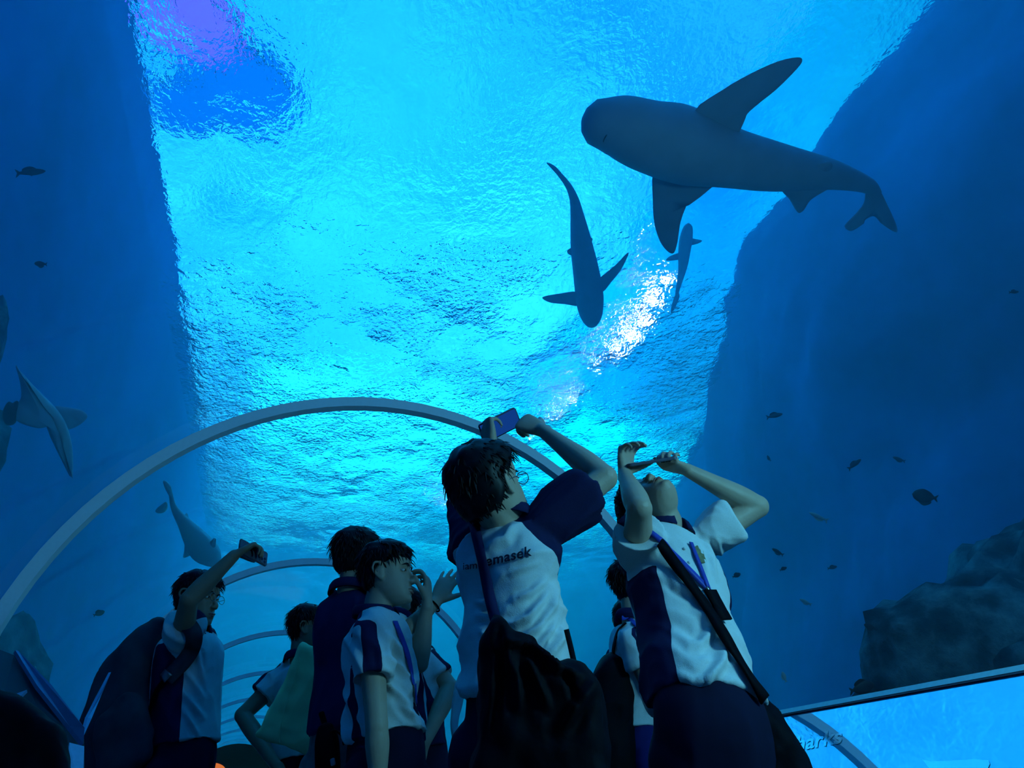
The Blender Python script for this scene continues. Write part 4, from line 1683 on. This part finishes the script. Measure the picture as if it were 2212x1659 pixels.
M_INK = simple('dark_print', (0.015, 0.02, 0.05), .6, .2)
t1 = text_mesh('iam', 1, .001, 0, .004); t2 = text_mesh('temasek', 1, .001, 0, .022, 1.06)
o = print_on(G, g_['shirt'], gb, t1, 999, 1231, 23, .10, M_INK, 'lettering', .004)
o = print_on(G, g_['shirt'], gb, t2, 1037, 1226, 31.0, .235, M_INK, 'lettering', .005)
bagc, bagb = soft('bag', [(1072, 1334), (1095, 1350), (1130, 1372), (1170, 1400), (1213, 1430), (1240, 1434), (1290, 1463), (1302, 1510), (1306, 1600), (1302, 1720), (1200, 1760), (1100, 1760), (1022, 1720), (1020, 1600), (1026, 1500), (1034, 1440), (1046, 1390)],
                  1.50, .15, BLACK, 'big slouchy black sling bag on the back of the boy with lettering', 'bag', bump=.018,
                  folds=[([(1092, 1384), (1150, 1398), (1205, 1440), (1250, 1462)], 8, .02), ([(1078, 1350), (1082, 1430), (1076, 1510), (1066, 1580)], 7, -.02), ([(1100, 1420), (1118, 1470), (1120, 1530)], 9, .018), ([(1140, 1422), (1165, 1480), (1185, 1530)], 9, .018), ([(1212, 1580), (1250, 1520), (1280, 1480)], 11, .022), ([(1215, 1440), (1240, 1500), (1250, 1520)], 7, -.014)])
bagc.name = 'sling_bag'
strap_px(bagc, 'strap', [(1021, 1122), (1035, 1180), (1048, 1240), (1060, 1300), (1073, 1345)], .026, NAVY, surf=gb, lift=.008)
strap_px(bagc, 'strap', [(1224, 1362, 1.62), (1232, 1395, 1.58), (1242, 1440, 1.54)], .012, BLACK)

# ================================================================== H: boy leaning back on the right
g = 2.0
hW1, hE1, hS1 = gd(1349, 1024, g - .10), gd(1381, 1098, g - .20), gd(1376, 1200, g - .04)
hW2, hE2, hS2 = gd(1482, 1014, g - .02), gd(1636, 1094, g + .06), gd(1502, 1178, g + .06)
H_, h_ = person('person leaning back, white and navy shirt with crest, filming overhead with both arms',
                hip=gd(1528, 1528, g - .16), front=dirv(.42, -.9, 0), neck=gd(1436, 1150, g + .03),
                head=gd(1403, 1092, g + .02), hf=dirv(-.22, -.50, .80), hu=dirv(-.48, .62, .45),
                SR=hS1, SL=hS2, ER=hE1, EL=hE2, WR=hW1, WL=hW2,
                hands=(dict(wr=hW1, d=gd(1352, 984, g - .10) - hW1, nrm=gd(1400, 1000, g - .12) - gd(1350, 1000, g - .05), thumb_side=1, size=.88,
                            curl=((40, 45, 20), (50, 45, 25), (58, 45, 25), (64, 50, 25)), thumb=(55, 40, 10), spread=3),
                       dict(wr=hW2, d=gd(1440, 1003, g - .08) - hW2, nrm=dirv(-.15, -.2, 1), thumb_side=1, size=.88,
                            curl=((30, 75, 50), (40, 80, 50), (50, 80, 50), (60, 80, 50)), thumb=(35, 30, 25), spread=4)),
                size=.97, hair=(.014, .006, .008, .004), hair_seed=4, hair_len=.018, head_size=.96,
                waist=(.140, .104), chest=(.140, .104), hem=(.158, .118), sleeve=(.058, .078), sleeve_len=.52, side_w=.62, folds=[([(1446, 1241), (1463, 1264), (1490, 1277), (1501, 1294)], 8, .015), ([(1455, 1364), (1490, 1391), (1510, 1394), (1529, 1372), (1535, 1352)], 9, .016), ([(1470, 1460), (1501, 1477), (1529, 1468), (1557, 1435), (1565, 1399), (1563, 1368)], 10, .018), ([(1505, 1320), (1529, 1336), (1553, 1358)], 8, .014), ([(1522, 1165), (1540, 1200), (1545, 1250)], 6, .010), ([(1545, 1160), (1556, 1195), (1562, 1230)], 6, .010), ([(1508, 1172), (1524, 1215), (1530, 1262)], 5, .008)],
                stripe=(dirv(-.3, 1, .2), dirv(0, 1, .5)), fold=dirv(.8, 0, -.55), foldamp=.009)
phone('phone held level overhead by the boy leaning back', gd(1404, 998, g - .10), (gd(1404, 998, g) - CAMP), gd(1445, 991, g - .10) - gd(1363, 1004, g - .10))
hb = bvh_of(h_['shirt'], H_)
LANY = simple('blue_lanyard_ribbon', (0.03, 0.06, 0.42), .5, .3, vary=.3, scale=40)
ln = empty('lanyard', gd(1500, 1240, g - .1), 'printed blue lanyard with dark card holder on the leaning boy', 'lanyard')
strap_px(ln, 'ribbon', [(1404, 1150), (1432, 1172), (1470, 1212), (1505, 1248), (1532, 1276)], .017, LANY, surf=hb, lift=.006)
strap_px(ln, 'ribbon', [(1492, 1172), (1505, 1205), (1520, 1245), (1532, 1276)], .012, LANY, surf=hb, lift=.009)
strap_px(ln, 'card_holder', [(1532, 1276), (1548, 1305), (1566, 1340)], .045, BLACK, surf=hb, lift=.028, thick=.006)
strap_px(ln, 'clip', [(1526, 1268), (1538, 1284)], .010, METALF, surf=hb, lift=.020, n=6)
sb, sbb = soft('bag', [(1560, 1500), (1600, 1490), (1642, 1490), (1668, 1528), (1702, 1575), (1742, 1640), (1770, 1730), (1700, 1760), (1600, 1760), (1560, 1640)], 1.86, .14, BLACK,
               'black sling bag hanging at the far hip of the leaning boy', 'bag', bump=.014, seed=5)
sb.name = 'sling_bag'
strap_px(sb, 'strap', [(1424, 1172), (1452, 1210), (1490, 1262), (1530, 1318), (1566, 1378), (1598, 1430), (1630, 1480), (1650, 1510)], .030, BLACK, surf=hb, lift=.020, thick=.006, smooth_n=8)
M_CREST = simple('embroidered_crest_thread', (0.22, 0.20, 0.10), .7, .3, vary=.6, scale=120)
cp = [(1500, 1182), (1507, 1178), (1511, 1186), (1519, 1190), (1522, 1202), (1527, 1214), (1520, 1216), (1511, 1214), (1508, 1204), (1500, 1198), (1496, 1190)]
cv = []
for x, y in cp:
    d = ray(x, y).normalized(); h = hb.ray_cast(CAMP, d, 6); cv.append((h[0] if h[0] else gd(x, y, 1.95)) - d * .003)
cc_ = sum(cv, V(0, 0, 0)) / len(cv)
lens('crest', smooth_outline(cv, 3), unit(CAMP - cc_), .005, M_CREST, H_, h_['shirt'])
bx = []
for x, y in ((1478, 1185), (1488, 1215)):
    d = ray(x, y).normalized(); h = hb.ray_cast(CAMP, d, 6)
    if h[0]:
        part('button', ball(h[0] - d * .002, .0045, 10, 6), EYEW, H_, True, h_['shirt'])

# ================================================================== D: boy in profile, front of the middle group
g = 2.46
dW, dE, dS = gd(818, 1720, g - .14), gd(814, 1570, g - .17), gd(800, 1366, g - .13)
dW2, dE2, dS2 = gd(923, 1303, g + .04), gd(905, 1432, g + .10), gd(862, 1368, g + .12)
D_, d_ = person('person in profile facing right, navy stripe down the white sleeve, one hand by the mouth',
                hip=gd(832, 1590, g), front=dirv(.94, -.34, 0), neck=gd(812, 1326, g), head=gd(838, 1243, g), hf=dirv(.97, -.16, .12), hu=dirv(-.10, 0, 1),
                SR=dS, SL=dS2, ER=dE, EL=dE2, WR=dW, WL=dW2,
                hands=(dict(wr=dW2, d=gd(924, 1230, g + .04) - dW2, nrm=dirv(-.75, .1, .1), thumb_side=1, size=.92,
                            curl=((25, 45, 30), (35, 50, 30), (45, 50, 30), (55, 50, 30)), thumb=(45, 20, 20), spread=8),
                       dict(wr=dW, d=V(0, 0, -1), nrm=dirv(.2, 1, 0), thumb_side=-1, size=.92)),
                size=.93, hair=(.022, .014, .016, .016), hair_seed=2, hair_len=.034, head_size=1.02, mouth=.004,
                waist=(.118, .125), chest=(.128, .128), hem=(.124, .138), sleeve=(.062, .074), sleeve_len=.50, side_w=.42,
                stripe=(dirv(.12, -1, 0), dirv(0, 1, 0)), fold=dirv(.7, -.3, -.5), foldamp=.010,
                folds=[([(838, 1417), (860, 1436), (883, 1465), (886, 1495)], 7, .016), ([(832, 1474), (860, 1497), (894, 1534)], 7, .016), ([(862, 1520), (883, 1538), (912, 1558)], 6, .013), ([(742, 1372), (765, 1411), (781, 1449)], 7, .012), ([(819, 1388), (823, 1445)], 6, .010), ([(733, 1465), (752, 1513), (774, 1556)], 6, .012), ([(840, 1370), (862, 1400), (872, 1440)], 6, .012)])
db = bvh_of(d_['shirt'], D_)
ln = empty('lanyard', gd(880, 1420, g - .1), 'blue lanyard with clip on the chest of the boy in profile', 'lanyard')
strap_px(ln, 'ribbon', [(853, 1342), (868, 1380), (880, 1415), (888, 1450), (893, 1480)], .018, LANY, surf=db, lift=.006)
strap_px(ln, 'clip', [(893, 1480), (896, 1500)], .012, METALF, surf=db, lift=.010, n=6)
strap_px(ln, 'strap_end', [(896, 1480), (899, 1520)], .016, LANY, surf=db, lift=.012, n=8)

# ================================================================== C: navy polo, seen from behind
g = 2.85
C_, c_ = person('person in a plain navy polo shirt seen from behind, standing in the middle group',
                hip=gd(748, 1580, g), front=dirv(.35, .95, 0), neck=gd(756, 1276, g), head=gd(772, 1208, g), hf=dirv(.55, .85, .22), hu=dirv(-.1, -.15, 1),
                SR=gd(812, 1312, g + .0), SL=gd(716, 1326, g), ER=gd(830, 1440, g + .12), EL=gd(714, 1440, g + .06), WR=gd(835, 1500, g + .3), WL=gd(740, 1500, g + .3),
                hands=(dict(wr=gd(740, 1500, g + .3), d=dirv(.8, .3, 0), nrm=dirv(0, 0, -1), thumb_side=1), dict(wr=gd(835, 1500, g + .3), d=dirv(-.6, .5, .2), nrm=dirv(0, 0, -1), thumb_side=-1)),
                size=.98, hair=(.024, .018, .018, .012), hair_seed=3, hair_len=.036, waist=(.142, .110), chest=(.150, .112), hem=(.145, .120),
                shirt=NAVY, trouser=simple('mottled_grey_trouser_cloth', (.16, .19, .19), .9, .1, .2, 25, vary=.6), eyes=False, fold=ZU)
pch = empty('pouch', gd(704, 1600, g - .2), 'black pouch clipped to the waist of the navy polo', 'pouch')
part('body', tube([gd(704, 1575, g - .2), gd(706, 1600, g - .2), gd(708, 1650, g - .2), gd(708, 1690, g - .2)], [(.028, .02), (.038, .026), (.040, .028), (.036, .024)], wide=RH, n=20, power=4), BLACK, pch)
part('strap', tube([gd(694, 1540, g - .18), gd(700, 1560, g - .19), gd(704, 1580, g - .2)], [(.010, .005)] * 3, wide=RH, n=10), BLACK, pch)
part('cable', tube([gd(710, 1585, g - .21), gd(722, 1578, g - .24), gd(738, 1590, g - .24), gd(742, 1608, g - .22)], [.003] * 4, n=8), BLACK, pch)
part('tag', tube([gd(718, 1640, g - .25), gd(720, 1652, g - .25)], [(.008, .003)] * 2, wide=RH, n=10, power=5), METALF, pch)

# ================================================================== B: boy with glasses and a tote bag
g = 3.5
B_, b_ = person('person in round glasses behind the pale tote bag, hand on hip',
                hip=gd(648, 1640, g), front=dirv(.6, .8, 0), neck=gd(652, 1424, g), head=gd(665, 1362, g), hf=dirv(.86, .10, .06), hu=dirv(-.05, 0, 1),
                SR=gd(700, 1470, g - .05), SL=gd(618, 1455, g + .05), ER=gd(715, 1560, g), EL=gd(524, 1545, g - .02), WR=gd(700, 1630, g + .1), WL=gd(604, 1665, g - .12),
                hands=(dict(wr=gd(604, 1665, g - .12), d=dirv(.5, 0, -.8), nrm=dirv(0, .8, -.3), thumb_side=1), dict(wr=gd(700, 1630, g + .1), d=dirv(-.2, 0, -.8), nrm=dirv(0, .8, -.3), thumb_side=-1)),
                size=.97, hair=(.024, .006, .008, .014), hair_seed=7, hair_len=.040, head_size=.94, glasses=True, skin=SKIN_D,
                stripe=(dirv(.3, 1, .3), dirv(-.85, -.5, .35)), sleeve=(.060, .072), sleeve_len=.55)
M_TOTE = simple('cream_cotton', (0.82, 0.86, 0.42), .9, .1, .35, 9, vary=.12)
tb, tbb = soft('bag', [(652, 1389), (668, 1396), (689, 1404), (694, 1480), (694, 1560), (692, 1641), (660, 1630), (610, 1612), (557, 1590), (562, 1575), (590, 1520), (620, 1460), (640, 1410)], 3.18, .07, M_TOTE,
               'pale cream tote bag held in front of the boy with round glasses', 'bag', bump=.010, seed=9)
tb.name = 'tote_bag'
strap_px(tb, 'seam', [(648, 1420, 3.125), (630, 1480, 3.12), (608, 1560, 3.12), (604, 1606, 3.13)], .004, M_TOTE, thick=.002)

# ================================================================== A: boy on the left with glasses, phone and backpack
g = 3.1
aW, aE, aS = gd(507, 1199, g - .26), gd(408, 1296, g - .30), gd(392, 1384, g - .10)
A_, a_ = person('person in glasses at the left holding a phone high with one straight arm',
                hip=gd(392, 1610, g), front=dirv(.93, -.30, 0), neck=gd(412, 1356, g), head=gd(427, 1296, g), hf=dirv(.94, -.22, .02), hu=dirv(-.04, 0, 1),
                SR=aS, SL=gd(436, 1385, g + .14), ER=aE, EL=gd(442, 1500, g + .16), WR=aW, WL=gd(440, 1590, g + .2),
                hands=(dict(wr=aW, d=gd(534, 1184, g - .24) - aW, nrm=dirv(.35, .3, -.8), thumb_side=1, size=.95, curl=((35, 50, 30), (45, 50, 30), (50, 55, 30), (55, 55, 30)), thumb=(40, 60, 10), spread=4),
                       dict(wr=gd(440, 1590, g + .2), d=V(0, 0, -1), nrm=dirv(.2, 1, 0), thumb_side=-1)),
                size=.99, hair=(.020, .012, .014, .012), hair_seed=5, hair_len=.03, glasses=True, skin=SKIN_D,
                waist=(.125, .128), chest=(.130, .130), hem=(.128, .138), sleeve=(.064, .084), sleeve_len=.42, side_w=.60,
                stripe=(dirv(0, 1, 0), dirv(0, 1, 0)), fold=dirv(.5, -.3, -.8), folds=[([(396, 1444), (416, 1471), (438, 1506)], 6, .015), ([(392, 1487), (416, 1521), (438, 1550)], 6, .015), ([(423, 1386), (430, 1430), (438, 1466)], 5, .012), ([(398, 1530), (412, 1560), (430, 1590)], 6, .012)])
phone('dark phone with triple camera in the raised hand at left', gd(547, 1194, g - .20), dirv(.30, -.10, -.9), dirv(.55, .80, -.16), L=.15)
ab = bvh_of(a_['shirt'], A_)
CANVAS = simple('worn_dark_backpack_cloth', (.03, .05, .07), .75, .25, .5, 10, vary=.5)
bk = empty('backpack', gd(290, 1560, g), 'large full dark backpack worn by the boy in glasses at left', 'backpack')
me, co = remesh([tube([gd(342, 1352, g), gd(322, 1385, g), gd(296, 1440, g), gd(276, 1520, g), gd(268, 1600, g), gd(268, 1720, g)],
                      [(.030, .06), (.055, .12), (.095, .15), (.130, .17), (.150, .17), (.155, .16)], wide=RH, n=32, power=2.6)], .009, 3)
co = ndisp(co, normals_of(me), .020, 8, dirv(-.5, 0, 1), 2.6, 2.2, True)
finish(me, co, 'body', CANVAS, bk)
me, co = remesh([tube([gd(272, 1515, g - .15), gd(268, 1560, g - .16), gd(268, 1640, g - .15)], [(.06, .03), (.10, .05), (.10, .05)], wide=RH, n=24, power=3)], .009, 3)
finish(me, ndisp(co, normals_of(me), .012, 10, None, 1, 4.2, True), 'front_pocket', CANVAS, bk)
part('top_loop', tube([gd(322, 1362, g), gd(330, 1344, g), gd(346, 1348, g)], [(.012, .006)] * 3, wide=FH, n=10), CANVAS, bk)
strap_px(bk, 'shoulder_strap', [(408, 1352), (419, 1372), (415, 1400), (398, 1428), (378, 1450), (362, 1470)], .062, CANVAS, surf=ab, lift=.010, thick=.008)
strap_px(bk, 'buckle', [(365, 1452), (352, 1466)], .040, METALF, surf=ab, lift=.024, thick=.005, n=6)
strap_px(bk, 'webbing', [(358, 1468), (335, 1500), (318, 1560), (308, 1640)], .024, BLACK, surf=ab, lift=.010, g0=g - .16)

# ================================================================== people half hidden behind the middle group
g = 2.80
E_p, e_ = person('person hidden behind the profile boy, one open hand raised to the right',
                 hip=gd(858, 1610, g), front=dirv(.6, .8, 0), neck=gd(850, 1338, g), head=gd(842, 1268, g + .02), hf=dirv(.7, .6, .3), hu=dirv(-.2, -.2, 1),
                 SR=gd(884, 1402, g - .02), SL=gd(815, 1390, g + .1), ER=gd(872, 1374, g - .26), EL=gd(815, 1480, g + .1), WR=gd(941, 1300, g - .22), WL=gd(830, 1540, g + .2),
                 hands=(dict(wr=gd(941, 1300, g - .22), d=gd(975, 1240, g - .20) - gd(941, 1300, g - .22), nrm=dirv(.2, 1, .1), thumb_side=-1, size=.95, curl=((4, 8, 6), (6, 10, 6), (10, 12, 8), (12, 14, 8)), thumb=(48, 5, 10), spread=13),
                        dict(wr=gd(830, 1540, g + .2), d=V(0, 0, -1), nrm=dirv(0, 1, 0), thumb_side=1)),
                 size=.90, hair=(.018, .010, .012, .010), hair_seed=8, eyes=False, sleeve_len=.7, waist=(.12, .10), chest=(.125, .10), hem=(.125, .10))
part('bracelet', tube([gd(936, 1308, g - .22) + q_ * .0285 for q_ in [unit(gd(941, 1300, g - .22) - gd(872, 1374, g - .26)).orthogonal().normalized() * math.cos(a) + unit(gd(941, 1300, g - .22) - gd(872, 1374, g - .26)).cross(unit(gd(941, 1300, g - .22) - gd(872, 1374, g - .26)).orthogonal().normalized()) * math.sin(a) for a in np.linspace(0, 6.28, 16)]], [.003] * 16, n=6, seg=30), BLACK, E_p)
g = 3.05
F_p, f_ = person('person with one hand on the hip, bent elbow sticking out behind the profile boy',
                 hip=gd(900, 1620, g), front=dirv(-.2, .95, 0), neck=gd(882, 1392, g), head=gd(868, 1328, g), hf=dirv(.3, .8, .15), hu=dirv(0, -.1, 1),
                 SR=gd(922, 1428, g), SL=gd(850, 1428, g), ER=gd(972, 1486, g - .02), EL=gd(838, 1520, g), WR=gd(916, 1606, g - .12), WL=gd(845, 1600, g),
                 hands=(dict(wr=gd(916, 1606, g - .12), d=dirv(-.4, 0, -.9), nrm=dirv(-.5, .8, 0), thumb_side=-1, size=.95), dict(wr=gd(845, 1600, g), d=V(0, 0, -1), nrm=dirv(1, 0, 0), thumb_side=1)),
                 size=.95, hair=(.018, .012, .014, .010), hair_seed=9, eyes=False, sleeve_len=.62, sleeve=(.060, .066),
                 stripe=(dirv(.75, -.5, .6), dirv(-1, 0, .3)), waist=(.12, .10), chest=(.135, .10), hem=(.13, .10), arm=1.05,
                 shirt_fn=lambda f__, k, sl, sz: np.where(np.any([(a[0] > -.02) & (a[1] < .085) for a in f__['arms']], axis=0), uniform_panels(f__, k, sl, sz), .05))
pb, pbb = soft('bag', [(1000, 1448), (1008, 1475), (1002, 1520), (990, 1570), (986, 1640), (976, 1610), (972, 1560), (978, 1505), (988, 1468)], 2.55, .05, simple('pale_cotton', (.75, .8, .82), .9, .1, .3, 12),
               'narrow pale cloth bag showing between the bent elbow and the boy with lettering', 'bag', bump=.006, seed=3)
pb.name = 'cloth_bag'

# ================================================================== I and J: behind the leaning boy
g = 2.95
I_p, i_ = person('person half hidden behind the leaning boy, sleeve stripe and black backpack',
                 hip=gd(1392, 1575, g), front=dirv(.93, .2, 0), neck=gd(1372, 1338, g), head=gd(1372, 1268, g), hf=dirv(.93, .34, .10), hu=dirv(-.08, 0, 1),
                 SR=gd(1366, 1386, g - .13), SL=gd(1400, 1380, g + .15), ER=gd(1400, 1476, g - .12), EL=gd(1420, 1480, g + .16), WR=gd(1462, 1500, g - .2), WL=gd(1470, 1500, g + .1),
                 hands=(dict(wr=gd(1462, 1500, g - .2), d=dirv(1, 0, .2), nrm=dirv(0, .5, 1), thumb_side=-1), dict(wr=gd(1470, 1500, g + .1), d=dirv(1, 0, .2), nrm=dirv(0, .5, 1), thumb_side=1)),
                 size=.95, hair=(.022, .008, .010, .012), hair_seed=6, hair_len=.034, eyes=False, sleeve_len=.60, sleeve=(.058, .070),
                 waist=(.12, .115), chest=(.125, .12), hem=(.122, .122), side_w=.5, stripe=(dirv(.45, -.9, .1), dirv(0, 1, 0)), trouser=simple('blue_navy_trouser_cloth', (.014, .018, .13), .9, .1, .25, 14))
bk2 = empty('backpack', gd(1325, 1560, g), 'plain black backpack on the person behind the leaning boy', 'backpack')
me, co = remesh([tube([gd(1336, 1418, g), gd(1330, 1440, g), gd(1322, 1490, g), gd(1320, 1560, g), gd(1325, 1700, g)], [(.03, .05), (.065, .10), (.085, .13), (.09, .14), (.09, .14)], wide=RH, n=28, power=2.8)], .009, 3)
finish(me, ndisp(co, normals_of(me), .012, 8, None, 1, 7.2, True), 'body', BLACK, bk2)
ib = bvh_of(i_['shirt'], I_p)
strap_px(bk2, 'shoulder_strap', [(1352, 1345), (1336, 1362), (1326, 1400), (1326, 1440)], .020, BLACK, surf=ib, lift=.008, g0=g - .05)
ln = empty('lanyard', gd(1375, 1350, g - .1), 'bright blue lanyard round the neck of the half hidden person', 'lanyard')
strap_px(ln, 'ribbon', [(1343, 1335), (1360, 1338), (1385, 1362), (1402, 1392)], .018, LANY, surf=ib, lift=.010, g0=g - .08)
g = 3.5
J_p, j_ = person('person with curly dark hair, almost wholly hidden behind the black backpack',
                 hip=gd(1350, 1560, g), front=dirv(0, 1, 0), neck=gd(1352, 1395, g), head=gd(1356, 1345, g), hf=dirv(.3, 1, .1), hu=dirv(0, -.1, 1),
                 SR=gd(1390, 1420, g), SL=gd(1330, 1425, g), ER=gd(1390, 1500, g), EL=gd(1335, 1500, g), WR=gd(1390, 1570, g), WL=gd(1338, 1570, g),
                 size=.85, hair=(.026, .022, .022, .014), hair_seed=12, hair_len=.02, eyes=False, shirt=NAVY, waist=(.10, .10), chest=(.11, .10), hem=(.11, .10), head_size=.9)

# ================================================================== lower left corner
lb = empty('information_board', V(-.62, 2.9, 0), 'dark board with a pale slanting edge in the lower left corner', 'sign')


def lq(name, px, mat, thick=.02, dist=None):
    pts = [at(x, y, d) for x, y, d in px]
    n_ = (pts[1] - pts[0]).cross(pts[2] - pts[0]).normalized()
    m = len(pts)
    v = [p for p in pts] + [p + n_ * thick for p in pts]
    f = [tuple(range(m)), tuple(range(m, 2 * m))[::-1]] + [(i, i + m, (i + 1) % m + m, (i + 1) % m) for i in range(m)]
    return part(name, (v, f), mat, lb, False)


M_TEAL = simple('dark_teal_board', (.02, .07, .09), .7, .2, vary=.4, scale=4)
M_EDGE = simple('pale_blue_edge_strip', (.16, .34, .55), .5, .4)
lq('panel', [(-60, 1380, 3.0), (30, 1415, 3.0), (182, 1597, 2.6), (184, 1760, 2.4), (-60, 1760, 2.4)], M_TEAL)
lq('edge_strip', [(33, 1404, 2.98), (40, 1406, 2.98), (110, 1478, 2.78), (183, 1572, 2.58), (180, 1606, 2.56), (150, 1568, 2.64), (80, 1480, 2.80)], M_EDGE, .012)
lq('edge_strip', [(178, 1596, 2.62), (190, 1550, 2.70), (212, 1506, 2.9), (240, 1452, 3.1), (218, 1504, 2.9), (198, 1552, 2.7)], M_EDGE, .008)
lq('notice', [(150, 1604, 2.35), (182, 1612, 2.35), (178, 1740, 2.2), (132, 1740, 2.2)], M_EDGE, .012)
lq('notice', [(27, 1501, 2.7), (58, 1490, 2.7), (41, 1507, 2.68)], M_EDGE, .01)
ck, ckb = soft('bag', [(-60, 1490), (0, 1492), (50, 1512), (95, 1545), (140, 1590), (150, 1640), (140, 1740), (60, 1780), (-60, 1780)], 1.9, .14, BLACK, 'black bag in the lower left corner below the slanting edge', 'bag', bump=.01, seed=2)
ck.name = 'shoulder_bag'
